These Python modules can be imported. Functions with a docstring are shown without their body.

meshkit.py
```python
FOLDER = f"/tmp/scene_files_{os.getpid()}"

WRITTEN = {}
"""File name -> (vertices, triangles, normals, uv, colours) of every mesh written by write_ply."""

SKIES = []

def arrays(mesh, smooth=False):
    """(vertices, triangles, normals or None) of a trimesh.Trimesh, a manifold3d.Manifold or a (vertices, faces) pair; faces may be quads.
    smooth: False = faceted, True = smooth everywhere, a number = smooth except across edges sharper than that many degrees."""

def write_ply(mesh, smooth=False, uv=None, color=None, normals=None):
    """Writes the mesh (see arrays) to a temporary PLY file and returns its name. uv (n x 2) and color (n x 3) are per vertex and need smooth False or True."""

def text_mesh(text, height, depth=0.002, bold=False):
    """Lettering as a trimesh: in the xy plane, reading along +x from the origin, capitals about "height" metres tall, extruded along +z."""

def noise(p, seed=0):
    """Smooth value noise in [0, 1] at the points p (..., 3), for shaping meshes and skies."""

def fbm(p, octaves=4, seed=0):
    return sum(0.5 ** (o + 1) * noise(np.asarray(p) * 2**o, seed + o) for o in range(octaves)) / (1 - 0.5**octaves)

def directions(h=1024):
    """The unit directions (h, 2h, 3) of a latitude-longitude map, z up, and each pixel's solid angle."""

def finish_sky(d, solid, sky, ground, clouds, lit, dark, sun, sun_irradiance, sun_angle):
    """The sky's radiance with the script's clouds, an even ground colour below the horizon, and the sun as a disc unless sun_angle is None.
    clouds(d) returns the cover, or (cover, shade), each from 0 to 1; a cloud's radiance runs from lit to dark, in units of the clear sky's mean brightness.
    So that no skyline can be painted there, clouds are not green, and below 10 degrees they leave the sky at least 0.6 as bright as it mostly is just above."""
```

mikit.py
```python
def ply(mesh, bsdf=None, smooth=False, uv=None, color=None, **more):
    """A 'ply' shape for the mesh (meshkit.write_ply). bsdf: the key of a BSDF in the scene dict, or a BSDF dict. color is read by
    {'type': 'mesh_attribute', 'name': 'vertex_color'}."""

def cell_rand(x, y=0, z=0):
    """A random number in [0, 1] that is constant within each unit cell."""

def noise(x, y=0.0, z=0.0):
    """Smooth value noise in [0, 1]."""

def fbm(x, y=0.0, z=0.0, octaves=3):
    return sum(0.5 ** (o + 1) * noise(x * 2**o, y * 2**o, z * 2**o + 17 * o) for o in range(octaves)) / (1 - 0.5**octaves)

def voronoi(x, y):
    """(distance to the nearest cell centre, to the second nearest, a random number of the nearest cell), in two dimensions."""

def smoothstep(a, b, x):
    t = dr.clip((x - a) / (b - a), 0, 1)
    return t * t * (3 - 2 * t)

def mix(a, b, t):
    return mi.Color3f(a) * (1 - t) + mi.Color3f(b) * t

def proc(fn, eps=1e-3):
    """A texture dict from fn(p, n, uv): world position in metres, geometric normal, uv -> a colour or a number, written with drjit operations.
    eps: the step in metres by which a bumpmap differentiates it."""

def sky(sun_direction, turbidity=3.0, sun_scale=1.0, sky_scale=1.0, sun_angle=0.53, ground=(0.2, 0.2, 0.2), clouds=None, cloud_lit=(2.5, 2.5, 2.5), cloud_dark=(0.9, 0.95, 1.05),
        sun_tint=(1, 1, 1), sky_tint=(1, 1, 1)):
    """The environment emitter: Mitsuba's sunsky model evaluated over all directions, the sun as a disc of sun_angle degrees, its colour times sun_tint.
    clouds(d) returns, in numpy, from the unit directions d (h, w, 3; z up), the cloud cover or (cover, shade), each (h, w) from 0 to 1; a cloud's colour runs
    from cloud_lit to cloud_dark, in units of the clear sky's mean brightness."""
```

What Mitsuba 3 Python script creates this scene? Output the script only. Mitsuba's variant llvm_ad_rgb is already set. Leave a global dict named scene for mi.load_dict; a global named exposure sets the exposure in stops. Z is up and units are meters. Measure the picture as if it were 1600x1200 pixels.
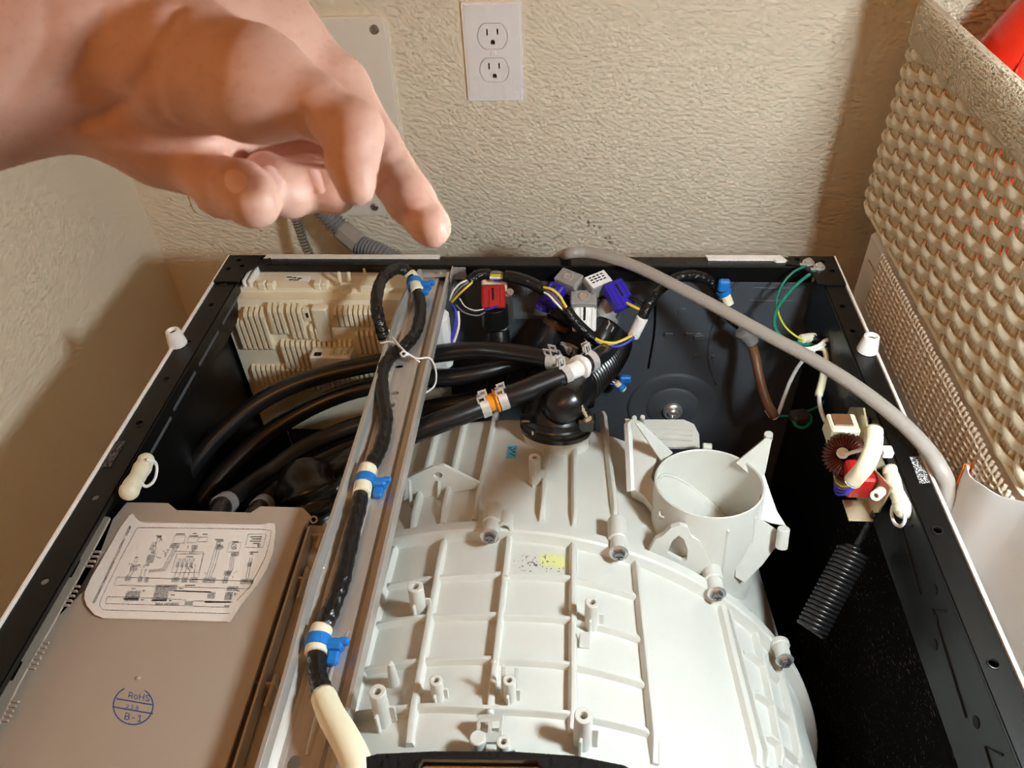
import math, random
import numpy as np, trimesh
import mitsuba as mi, drjit as dr
import mikit, meshkit
from shapely.geometry import Polygon, Point, box as sbox
from shapely.ops import unary_union
from shapely import affinity

scene, labels = {}, {}
H = 0.98                      # the washer's top edge stands this high above the floor; coordinates below count from that edge
# ---------------------------------------------------------------- camera
CAM = np.array([0.0583, -0.7407, 0.4727])
AX = np.array([[0.99682, 0.06809, -0.04139], [0.01480, -0.66859, -0.74348], [-0.07830, 0.74051, -0.66747]])  # right, down, forward
FPX = 1202.8
Tm = mi.ScalarTransform4f
_m = np.eye(4); _m[:3, 0], _m[:3, 1], _m[:3, 2], _m[:3, 3] = -AX[0], -AX[1], AX[2], CAM + [0, 0, H]
scene['camera'] = {'type': 'thinlens', 'fov': 2 * math.degrees(math.atan(800 / FPX)), 'fov_axis': 'x', 'near_clip': .02, 'far_clip': 50.,
                   'aperture_radius': .0009, 'focus_distance': .66, 'to_world': Tm(_m.tolist())}
# ---------------------------------------------------------------- light
exposure = 0.0
LAMP = np.array([.370, -.54, .350]); LAMP_R = .038; LAMP_L = (228., 258., 268.)
ROOM = np.array([-.15, -1.5, 1.22]); ROOM_R = .13; ROOM_L = (13.5, 6.4, 2.1)

def ico(c, r, n=3):
    m = trimesh.creation.icosphere(n, r); m.apply_translation(c); return m
def lin(c):
    c = np.asarray(c, float) / 255.
    return [float(x) for x in np.where(c <= .04045, c / 12.92, ((c + .055) / 1.055) ** 2.4)]

# ---------------------------------------------------------------- materials
def mat(name, rgb, rough=.45, metal=0., spec=.5, bump=None, bscale=.001, two=True, tex=None, **k):
    b = {'type': 'principled', 'base_color': tex if tex is not None else {'type': 'rgb', 'value': lin(rgb)}, 'roughness': rough, 'metallic': metal, **({'specular': spec} if metal == 0 else {}), **k}
    if bump is not None:
        b = {'type': 'bumpmap', 'arbitrary': bump, 'bsdf': b, 'scale': bscale}
    if two:
        b = {'type': 'twosided', 'bsdf': b}
    scene[name] = b
fb, nz, mix, sst = mikit.fbm, mikit.noise, mikit.mix, mikit.smoothstep

def orange_peel(p, n, uv):
    return fb(p.x * 300, p.y * 300, p.z * 300, 2)
def wall_tint(p, n, uv):
    t = fb(p.x * 3, p.y * 3, p.z * 3, 3)
    c = mix(lin((232, 220, 196)), lin((239, 229, 208)), t)
    # black scuff dots rubbed along the back wall behind the washer
    z = p.z - H
    arc = sst(.020, .004, dr.abs(z + .062 + .55 * (p.x - .055) + 6 * dr.square(p.x - .055))) * sst(.02, .05, p.x) * sst(.14, .11, p.x)
    low = sst(.022, .006, dr.abs(z + .105)) * sst(-.17, -.10, p.x) * sst(.09, .03, p.x) * .8
    s = sst(.66, .76, fb(p.x * 260, p.z * 300, 3., 2)) * dr.maximum(arc, low)
    return mix(c, lin((70, 62, 55)), s * .75)
mat('m_wall', 0, .75, spec=.25, tex=mikit.proc(wall_tint), bump=mikit.proc(orange_peel, 6e-4), bscale=.0037)
mat('m_tan', (198, 164, 118), .8)
mat('m_ceiling', (225, 214, 196), .8)
def planks(p, n, uv):
    k = dr.floor(p.x / .12)
    g = fb(p.x * 60, p.y * 3 + mikit.cell_rand(k) * 9, 1., 3)
    return mix(lin((110, 72, 42)), lin((160, 112, 68)), g * .7 + mikit.cell_rand(k) * .3)
mat('m_wood', 0, .5, tex=mikit.proc(planks))
mat('m_white_enamel', (236, 233, 226), .28)
mat('m_black_enamel', (10, 10, 10), .36, spec=.4)
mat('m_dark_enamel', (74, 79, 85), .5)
def felt_b(p, n, uv):
    return fb(p.x * 420, p.y * 260, p.z * 900, 2)
def felt_c(p, n, uv):
    return mix(lin((13, 12, 12)), lin((84, 82, 79)), sst(.70, .92, nz(p.x * 900, p.y * 500, p.z * 500)) * .6)
mat('m_felt', 0, .95, spec=.1, tex=mikit.proc(felt_c), bump=mikit.proc(felt_b, 4e-4), bscale=.003)
mat('m_foam', (30, 29, 28), .95, spec=.1, bump=mikit.proc(felt_b, 4e-4), bscale=.002)
mat('m_black_rubber', (22, 22, 23), .30, spec=.6)
mat('m_rubber_boot', (15, 15, 16), .28, spec=.6)
def tub_tint(p, n, uv):
    z = p.z - H
    c = mix(lin((196, 197, 190)), lin((201, 202, 195)), fb(p.x * 9, p.y * 9, p.z * 9, 2))
    # green mould stain and specks below the flange
    d = dr.sqrt(dr.square((p.x - .046) / .017) + dr.square((p.y + .372) / .012))
    g = sst(1.15, .35, d + .7 * (fb(p.x * 160, p.y * 160, 2., 2) - .5))
    c = mix(c, lin((212, 218, 112)), g * .7)
    d2 = dr.sqrt(dr.square((p.x - .036) / .026) + dr.square((p.y + .378) / .014))
    s = sst(.76, .86, nz(p.x * 600, p.y * 600, 4.)) * sst(1.1, .5, d2)
    return mix(c, lin((60, 56, 40)), s * .8)
mat('m_tub', 0, .38, tex=mikit.proc(tub_tint))
mat('m_tub_plain', (198, 199, 192), .38)
def steel_t(p, n, uv):
    return mix(lin((188, 185, 180)), lin((202, 199, 194)), fb(p.x * 700, p.y * 5, 0., 2))
mat('m_galv', 0, .32, metal=.55, tex=mikit.proc(steel_t))
mat('m_chrome', (214, 213, 210), .26, metal=.75)
mat('m_bolt', (140, 141, 145), .22, metal=.9)
mat('m_bracket', (98, 101, 102), .5)
mat('m_clamp', (222, 221, 217), .32, metal=.45)
mat('m_dull_steel', (168, 164, 158), .35, metal=.9)
mat('m_valve_grey', (150, 148, 144), .5)
mat('m_beige_case', (233, 224, 198), .42)
mat('m_tray', (172, 160, 146), .42)
mat('m_tray_dark', (150, 135, 118), .5)
mat('m_paper', (240, 238, 234), .7, spec=.2)
mat('m_ink', (28, 27, 30), .8, spec=.2)
mat('m_ink_blue', (66, 82, 138), .7, spec=.2)
mat('m_blue_clip', (28, 120, 205), .4)
mat('m_blue_conn', (52, 36, 168), .4)
mat('m_blue_wire', (56, 60, 190), .4)
mat('m_purple_wire', (120, 70, 150), .4)
mat('m_red_conn', (176, 24, 26), .4)
mat('m_red_wire', (150, 40, 30), .4)
mat('m_yellow_wire', (228, 200, 40), .4)
mat('m_white_plastic', (238, 237, 233), .38)
mat('m_natural_nylon', (222, 220, 196), .38)
mat('m_cream_sleeve', (236, 230, 200), .45)
mat('m_green_wire', (26, 122, 98), .4)
mat('m_lime_wire', (196, 205, 60), .4)
mat('m_brown_wire', (112, 76, 50), .45)
mat('m_grey_wire', (120, 118, 116), .45)
mat('m_black_wire', (22, 22, 24), .4)
def tape_b(p, n, uv):
    return fb(p.x * 260, p.y * 180, p.z * 260, 2)
mat('m_black_tape', (20, 20, 21), .32, bump=mikit.proc(tape_b, 5e-4), bscale=.002)
mat('m_grey_cord', (158, 151, 143), .45)
mat('m_grey_hose', (128, 126, 128), .45)
mat('m_orange', (228, 146, 26), .35)
mat('m_copper', (92, 38, 24), .3, metal=.5)
mat('m_zinc', (205, 195, 160), .32, metal=.55)
mat('m_ferrite', (52, 52, 56), .5)
mat('m_cyan_label', (86, 178, 216), .6)
mat('m_stamp_black', (18, 18, 18), .9)
mat('m_box_paint', (232, 226, 212), .55)
mat('m_outlet', (240, 236, 234), .35)
mat('m_dark_hole', (26, 20, 14), .9)
mat('m_basket', (218, 207, 182), .65, spec=.3)
def rim_b(p, n, uv):
    return fb(p.x * 300, p.y * 300, p.z * 300, 2)
mat('m_basket_rim', (224, 213, 187), .6, bump=mikit.proc(rim_b, 5e-4), bscale=.010)
mat('m_dryer', (206, 198, 190), .45)
mat('m_liner', (206, 190, 170), .8)
mat('m_red_gloss', (214, 40, 16), .22, clearcoat=.6)
mat('m_white_vinyl', (232, 231, 230), .32)
mat('m_orange_vinyl', (222, 112, 28), .4)
def skin_t(p, n, uv):
    a = fb(p.x * 70, p.y * 70, p.z * 70, 3)
    b = fb(p.x * 420, p.y * 420, p.z * 420, 2)
    c = mix(lin((195, 150, 132)), lin((209, 170, 152)), a)
    return mix(c, lin((182, 122, 108)), sst(.55, .8, b) * .2)
def skin_b(p, n, uv):
    return fb(p.x * 500, p.y * 500, p.z * 500, 2)
mat('m_skin', 0, .5, spec=.4, tex=mikit.proc(skin_t), bump=mikit.proc(skin_b, 3e-4), bscale=.00012)
mat('m_nail', (224, 186, 176), .3)
mat('m_lamp_black', (30, 30, 32), .4)

# ---------------------------------------------------------------- helpers
def ray(px, py):
    d = np.array([(px - 800) / FPX, (py - 600) / FPX, 1.]) @ AX
    return d
def P(px, py, **k):
    """The point of the plane x=, y= or z= (or at depth d=) that the photograph's pixel px, py shows."""
    d = ray(px, py); (a, v), = k.items()
    if a == 'd':
        return CAM + d * v
    i = 'xyz'.index(a)
    return CAM + d * ((v - CAM[i]) / d[i])
_count = {}
def numbered(k):
    n = _count.get(k, 0); _count[k] = n + 1
    return k if n == 0 else f'{k}_{n:03d}'
def thing(name, label=None, cat=None, group=None, kind=None):
    key = numbered(name); labels[key] = {}
    if label: labels[key]['label'] = label
    if cat: labels[key]['category'] = cat
    if group: labels[key]['group'] = group
    if kind: labels[key]['kind'] = kind
    return key
def add(key, mesh, m, smooth=35, label=None, kind=None, parent=None, emit=None):
    """ONE entry of the scene; with parent it is numbered under that parent."""
    if parent: key = numbered(parent + '__' + key)
    if isinstance(mesh, (list, tuple)) and not isinstance(mesh[0], np.ndarray):
        mesh = cat_(*mesh)
    if isinstance(mesh, tuple): mesh = trimesh.Trimesh(*mesh, process=False)
    mesh = mesh.copy(); mesh.apply_translation([0, 0, H])
    scene[key] = mikit.ply(mesh, m, smooth=smooth)
    if emit: scene[key]['emitter'] = {'type': 'area', 'radiance': {'type': 'rgb', 'value': list(emit)}}
    if label or kind:
        labels.setdefault(key, {})
        if label: labels[key]['label'] = label
        if kind: labels[key]['kind'] = kind
    return key
def cat_(*ms):
    ms = [trimesh.Trimesh(m.vertices, m.faces, process=False) for m in ms]
    return trimesh.util.concatenate(ms)
def rbox(c, s, b=.001):
    s = np.asarray(s, float) / 2; b = min(b, .45 * s.min() * 2 * .5)
    pts = []
    for i in (-1, 1):
        for j in (-1, 1):
            for k in (-1, 1):
                v = np.array([i, j, k])
                for a in range(3):
                    q = s - b; q = q.copy(); q[a] = s[a]; pts.append(v * q)
    m = trimesh.convex.convex_hull(np.array(pts)); m.apply_translation(c); return m
def frame(o, x, y):
    x = np.asarray(x, float); x = x / np.linalg.norm(x)
    z = np.cross(x, y); z /= np.linalg.norm(z); y = np.cross(z, x)
    M = np.eye(4); M[:3, 0], M[:3, 1], M[:3, 2], M[:3, 3] = x, y, z, o; return M
def put(m, M):
    m = m.copy(); m.apply_transform(M); return m
def zframe(o, z, x=(1, 0, 0)):
    z = np.asarray(z, float); z = z / np.linalg.norm(z); x = np.asarray(x, float)
    if abs(x @ z) / np.linalg.norm(x) > .95: x = np.array([0, 1., 0])
    x = x - z * (x @ z); x /= np.linalg.norm(x)
    M = np.eye(4); M[:3, 0], M[:3, 1], M[:3, 2], M[:3, 3] = x, np.cross(z, x), z, o; return M
def spline(pts, n=8, closed=False):
    p = np.asarray(pts, float)
    if len(p) < 3: return p
    q = np.vstack([2 * p[0] - p[1], p, 2 * p[-1] - p[-2]]); out = []
    for i in range(1, len(q) - 2):
        a, b, c, d = q[i - 1:i + 3]
        for t in np.arange(n) / n:
            out.append(.5 * (2 * b + (c - a) * t + (2 * a - 5 * b + 4 * c - d) * t * t + (3 * b - a - 3 * c + d) * t ** 3))
    return np.vstack(out + [p[-1]])
def sweep(path, prof, closed=True, up=None, cap=True, scale=None, ring=False):
    """Sweeps the 2-D profile (n x 2) along the path; parallel transport or a fixed up."""
    path = np.asarray(path, float); n = len(path)
    t = np.gradient(path, axis=0) if not ring else np.roll(path, -1, 0) - np.roll(path, 1, 0)
    t /= np.linalg.norm(t, axis=1, keepdims=True) + 1e-12
    u = np.array(up if up is not None else ([0, 0, 1.] if abs(t[0, 2]) < .9 else [1., 0, 0]), float)
    V = []
    for i in range(n):
        s = np.cross(t[i], u); s /= np.linalg.norm(s) + 1e-12; w = np.cross(s, t[i])
        if up is None: u = w
        k = 1 if scale is None else scale[i]
        V.append(path[i] + np.outer(prof[:, 0] * k, s) + np.outer(prof[:, 1] * k, w))
    m = len(prof); F = []
    for i in range(n if ring else n - 1):
        i2 = (i + 1) % n
        for j in range(m if closed else m - 1):
            a, b = i * m + j, i * m + (j + 1) % m; c, d = i2 * m + (j + 1) % m, i2 * m + j
            F += [[a, b, c], [a, c, d]]
    V = np.vstack(V)
    if cap and closed and not ring:
        c0, c1 = len(V), len(V) + 1
        V = np.vstack([V, path[0], path[-1]])
        for j in range(m):
            F.append([c0, (j + 1) % m, j]); F.append([c1, (n - 1) * m + j, (n - 1) * m + (j + 1) % m])
    return trimesh.Trimesh(V, F, process=False)
def circ(r, n=10):
    a = np.arange(n) / n * 2 * np.pi; return np.c_[np.cos(a), np.sin(a)] * r
def tube(pts, r, n=10, k=8, sm=True):
    p = spline(pts, k) if sm else np.asarray(pts, float)
    if np.ndim(r):
        r = np.interp(np.linspace(0, 1, len(p)), np.linspace(0, 1, len(r)), r); return sweep(p, circ(1., n), scale=r)
    return sweep(p, circ(r, n))
def corrugated(pts, r, pitch, amp, n=14):
    p = spline(pts, 24); L = np.r_[0, np.cumsum(np.linalg.norm(np.diff(p, axis=0), axis=1))]
    q = np.linspace(0, L[-1], int(L[-1] / pitch * 6) + 2); p = np.c_[[np.interp(q, L, p[:, i]) for i in range(3)]].T
    return sweep(p, circ(1., n), scale=r + amp * np.sin(q / pitch * 2 * np.pi))
def lathe(prof, n=32, o=(0, 0, 0), z=(0, 0, 1), x=(1, 0, 0)):
    prof = np.asarray(prof, float); a = np.arange(n) / n * 2 * np.pi
    V = np.vstack([np.c_[r * np.cos(a), r * np.sin(a), np.full(n, h)] for r, h in prof]); F = []
    for i in range(len(prof) - 1):
        for j in range(n):
            A, B, C_, D = i * n + j, i * n + (j + 1) % n, (i + 1) * n + (j + 1) % n, (i + 1) * n + j
            F += [[A, B, C_], [A, C_, D]]
    return put(trimesh.Trimesh(V, F, process=False), zframe(o, z, x))
def cyl(a, b, r, n=20, r2=None, bev=.0006):
    a, b = np.asarray(a, float), np.asarray(b, float); h = np.linalg.norm(b - a); r2 = r if r2 is None else r2
    bev = min(bev, .3 * r, .3 * r2, .3 * h)
    return lathe([(0, 0), (r - bev, 0), (r, bev), (r2, h - bev), (r2 - bev, h), (0, h)], n, a, b - a)
def pipe(a, b, r, ri, n=24):
    a, b = np.asarray(a, float), np.asarray(b, float); h = np.linalg.norm(b - a)
    e = min(.0006, (r - ri) * .3)
    return lathe([(ri, 0), (r, 0), (r, h - e), (r - e, h), (ri + e, h), (ri, h - e), (ri, 0)], n, a, b - a)
def ext(poly, h, M=None):
    ms = [trimesh.creation.extrude_polygon(g, h, engine='earcut') for g in getattr(poly, 'geoms', [poly]) if g.area > 0]
    m = cat_(*ms); return put(m, M) if M is not None else m
def hexbolt(o, z, r=.0068, parent=None):
    """Washer-flanged hexagon screw head with a cross recess."""
    a = np.arange(6) / 6 * 2 * np.pi + .3
    hexp = Polygon(np.c_[np.cos(a), np.sin(a)] * r * .82)
    cross = unary_union([sbox(-r * .42, -r * .11, r * .42, r * .11), sbox(-r * .11, -r * .42, r * .11, r * .42)])
    M = zframe(o, z)
    return (put(lathe([(0, 0), (r * 1.15, 0), (r * 1.2, r * .12), (r * .95, r * .26), (0, r * .26)], 24), M),
            cat_(ext(hexp, r * .60, M), ext(hexp.buffer(-r * .14).difference(cross), r * .86, M)))
def panscrew(o, z, r=.004):
    cross = unary_union([sbox(-r * .6, -r * .14, r * .6, r * .14), sbox(-r * .14, -r * .6, r * .14, r * .6)])
    M = zframe(o, z)
    return cat_(put(lathe([(0, 0), (r, 0), (r, r * .3), (r * .8, r * .5), (r * .6, r * .52)], 20), M), ext(Point(0, 0).buffer(r * .72, 12).difference(cross), r * .62, M), ext(Point(0, 0).buffer(r * .7, 8), r * .3, M))
def rough(m, amp, f, seed=0):
    m = m.copy(); n = m.vertex_normals; m.vertices = m.vertices + n * ((meshkit.fbm(m.vertices * f, 3, seed) - .5) * 2 * amp)[:, None]; return m
# ---------------------------------------------------------------- the room
WY, WX, ZF, ZC = .2025, -.5527, -H, 1.42
hole = sbox(-.45, -.02, -.212, .158)
wall_poly = sbox(WX - .1, ZF, 2.2, ZC).difference(hole)
Mback = np.array([[1, 0, 0, 0], [0, 0, -1, WY + .1], [0, 1, 0, 0], [0, 0, 0, 1.]])
add('wall_back', ext(wall_poly, .1, Mback), 'm_wall', False, kind='structure')
add('wall_left', rbox([WX - .05, -1.3, .22], [.1, 3.005, 2.4], .0005), 'm_wall', False, kind='structure')
add('wall_right', rbox([2.25, -1.3, .22], [.1, 3.2, 2.4]), 'm_tan', False, kind='structure')
add('wall_front', rbox([.8, -2.85, .22], [3.0, .1, 2.4]), 'm_tan', False, kind='structure')
add('ceiling', rbox([.8, -1.3, ZC + .05], [3.0, 3.2, .1]), 'm_ceiling', False, kind='structure')
add('floor', rbox([.8, -1.3, ZF - .05], [3.0, 3.2, .1]), 'm_wood', False, kind='structure')
# unseen warm globe, added as fill for the shaded sides
t = thing('added_fill_lamp', 'unseen warm globe lamp added for fill light, hanging from the ceiling behind the photographer', 'lamp')
add('globe', ico(ROOM, ROOM_R), 'm_white_plastic', True, parent=t, emit=ROOM_L)
add('stem', cyl(ROOM + [0, 0, ROOM_R - .01], [ROOM[0], ROOM[1], ZC], .02), 'm_lamp_black', parent=t)

# ---------------------------------------------------------------- wall fittings
t = thing('access_box', 'white painted utility box on the wall behind the pointing hand, with a dark opening', 'utility box')
plate = sbox(-.478, -.060, -.165, .200).buffer(-.012).buffer(.012).difference(sbox(-.438, -.008, -.214, .156))
Mw = np.array([[1, 0, 0, 0], [0, 0, -1, WY], [0, 1, 0, 0], [0, 0, 0, 1.]])
rimp = sbox(-.478, -.060, -.165, .200).buffer(-.012).buffer(.012)
add('cover_plate', cat_(ext(plate, .005, Mw), ext(plate.buffer(-.003), .0065, Mw)), 'm_box_paint', parent=t)
liner = cat_(rbox([-.326, WY + .095, .074], [.236, .004, .176]), rbox([-.2155, WY + .05, .074], [.004, .094, .176]), rbox([-.4365, WY + .05, .074], [.004, .094, .176]),
             rbox([-.326, WY + .05, .158], [.236, .094, .004]), rbox([-.326, WY + .05, -.0125], [.236, .094, .004]))
add('recess', liner, 'm_dark_hole', parent=t, label='dark recess of the box')
for px, py in ((585, 46), (318, 323), (585, 323), (318, 46)):
    q = P(px, py, y=WY - .0065); add('screw', panscrew(q, [0, -1, 0], .0055), 'm_dull_steel', parent=t)
# duplex outlet
t = thing('wall_outlet', 'white duplex power outlet with cover plate on the cream back wall', 'outlet')
ox, oz = -.041, .1555
pl = sbox(-.035, -.0572, .035, .0572)
face = Point(0, 0).buffer(.0172, 24).intersection(sbox(-.02, -.0142, .02, .0142))
holes = unary_union([affinity.translate(face.buffer(.0006), 0, dz) for dz in (-.0195, .0195)])
Mo = Mw.copy(); Mo[:3, 3] = [ox, WY, oz]
platem = cat_(ext(pl.buffer(-.0005).difference(holes), .0048, Mo), ext(pl.buffer(-.0035, join_style=2).difference(holes), .0062, Mo))
add('cover_plate', platem, 'm_outlet', parent=t)
slots = unary_union([sbox(-.0072, .0005, -.0052, .0085), sbox(.0050, .0015, .0070, .0085), Point(0, -.0065).buffer(.0026, 12).union(sbox(-.0026, -.0095, .0026, -.0065))])
for dz in (-.0195, .0195):
    Mf = Mo.copy(); Mf[2, 3] += dz
    f = add('receptacle', ext(face.difference(slots), .0064, Mf), 'm_outlet', parent=t)
    Mf2 = Mf.copy(); Mf2[1, 3] -= .0005
    add('slots', ext(slots.buffer(.0001), .003, Mf2), 'm_dark_hole', parent=f, label='dark socket slots')
add('screw', panscrew([ox, WY - .0062, oz], [0, -1, 0], .0034), 'm_outlet', parent=t)

# hoses on the wall
k = P(462, 342, y=.165); k2 = P(485, 402, y=.150)
t = thing('braided_hose', 'thin silver braided water hose running down the wall behind the washer', 'hose')
add(t, corrugated([k + [-.03, .04, .12], k + [-.012, .015, .05], k, k2, k2 + [.03, -.01, -.12], k2 + [.05, -.02, -.3]], .0062, .0042, .0007, 12), 'm_dull_steel')
t = thing('drain_hose', 'grey corrugated drain hose with a smooth cuff running down behind the washer', 'hose')
d0, d1, d2, d3 = P(505, 328, y=.150), P(535, 360, y=.145), P(562, 383, y=.13), P(615, 408, y=.11)
add('corrugated_end', corrugated([d0 + [-.05, .02, .07], d0, d1], .0125, .005, .0016, 18), 'm_grey_hose', parent=t)
add('cuff', tube([d1, d2], [.0145, .0150], 8, 4), 'm_grey_cord', 25, parent=t, label='smooth light grey cuff')
add('corrugated_run', corrugated([d2, d3, d3 + [.06, -.02, -.05], d3 + [.09, -.03, -.3]], .0125, .005, .0016, 18), 'm_grey_hose', parent=t)

# ---------------------------------------------------------------- washer cabinet
W2, YF = .343, -.72
cab = thing('washer_cabinet', 'black and white top edge and dark interior of the opened washing machine', 'washing machine')
for s in (-1, 1):
    sp = add('side_panel', rbox([s * (W2 - .0014), (YF) / 2, -.49], [.0028, -YF, .982], .0008), 'm_white_enamel', parent=cab, label='white outer side panel')
    wi = .0230 if s < 0 else .019
    fl = sbox(YF, W2 - .0030 - wi, -.012, W2 - .0030)
    hl = unary_union([Point(y, W2 - .014).buffer(.003, 10) for y in ((-.055, -.095, -.16, -.215, -.275, -.36, -.44, -.53) if s < 0 else (-.05, -.09, -.13, -.235, -.37, -.475))])
    Mfl = np.array([[0, s, 0, 0], [1, 0, 0, 0], [0, 0, 1, -.0032], [0, 0, 0, 1.]])
    fm = ext(fl.difference(hl), .0016, Mfl)
    if s > 0: fm.invert()
    lipd = .034 if s < 0 else .072
    lip = rbox([s * (W2 - .0036 - wi), (YF - .02) / 2, -.0030 - lipd / 2], [.0016, -YF - .02, lipd], .0006) if s > 0 else cat_(
        rbox([s * (W2 - .0036 - wi), -.170, -.0030 - lipd / 2], [.0016, .320, lipd], .0006), rbox([s * (W2 - .0036 - wi), -.516, -.0050], [.0016, .372, .004], .0004))
    f = add('top_flange', cat_(fm, lip), 'm_black_enamel', 30, parent=cab, label='black folded top flange')
    for y in ((-.055, -.16, -.275) if s < 0 else (-.05, -.37, -.475)):
        add('hole_rim', put(lathe([(.0032, .0), (.0042, .0002), (.0040, .0010), (.0032, .0012)], 14), zframe([s * (W2 - .014), y, -.0016], [0, 0, 1])), 'm_black_rubber', parent=f)
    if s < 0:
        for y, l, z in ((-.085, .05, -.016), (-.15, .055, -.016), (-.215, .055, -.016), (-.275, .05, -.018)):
            add('slot', rbox([s * (W2 - .0044 - wi), y, z], [.0012, l, .0035], .0004), 'm_dark_enamel', parent=f)  # paler grey bars: the glints along the lip's slots, put in as colour
    else:
        xl = W2 - .0047 - wi
        for y, l in ((-.372, .055), (-.455, .075), (-.545, .06)):
            z0, z1 = -.014, -.040
            add('stamped_panel', cat_(tube([[xl, y + l / 2 - .012, z0], [xl, y + l / 2, z1 + .01], [xl, y - l / 2, z1]], .0009, 6, sm=False)), 'm_stamp_black', parent=f)
        for y, z in ((-.41, -.018), (-.425, -.032), (-.437, -.046), (-.50, -.03), (-.585, -.03)):
            add('hole', cyl([xl + .0004, y, z], [xl - .0004, y, z], .004, 12), 'm_stamp_black', parent=f)
    inner = rbox([s * (W2 - .0065), YF / 2, -.5], [.003, -YF - .03, .94], .0005)
    add('inner_wall', inner, 'm_black_enamel', parent=cab)
add('felt_pad', rough(rbox([W2 - .012, -.46, -.36], [.008, .44, .54], .003).subdivide().subdivide().subdivide().subdivide(), .0015, 90), 'm_felt', True, parent=cab, label='fuzzy black felt pad on the inner side')
back = rbox([0, -.0055, -.50], [2 * W2 - .008, .003, .94], .0006)
bp = add('back_panel', back, 'm_dark_enamel', parent=cab, label='dark grey inner face of the back panel')
rail = ext(sbox(-W2 + .004, -.0175, W2 - .004, .0), .0016, np.array([[1, 0, 0, 0], [0, 1, 0, 0], [0, 0, 1, -.0030], [0, 0, 0, 1.]]))
add('back_rail', cat_(rail, rbox([0, -.0175, -.012], [2 * W2 - .05, .0016, .020], .0005)), 'm_black_enamel', parent=cab, label='black folded rail along the back edge')
for x0, x1 in ((-.296, -.094), (.203, .288)):
    pg = Polygon([(x0, 0), (x1, 0), (x1, -.0055), (x0 + .006, -.0055), (x0 + .003, -.0085), (x0 - .002, -.0085)]) if x0 < 0 else Polygon([(x0, 0), (x1 - .004, 0), (x1 + .002, -.0115), (x1 - .010, -.0115), (x1 - .013, -.0075), (x0 + .002, -.0075)])
    add('edge_trim', ext(pg, .0026, np.array([[1, 0, 0, 0], [0, 1, 0, 0], [0, 0, 1, -.0012], [0, 0, 0, 1.]])), 'm_white_enamel', parent=cab, label='white painted strip of the back edge')
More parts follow.
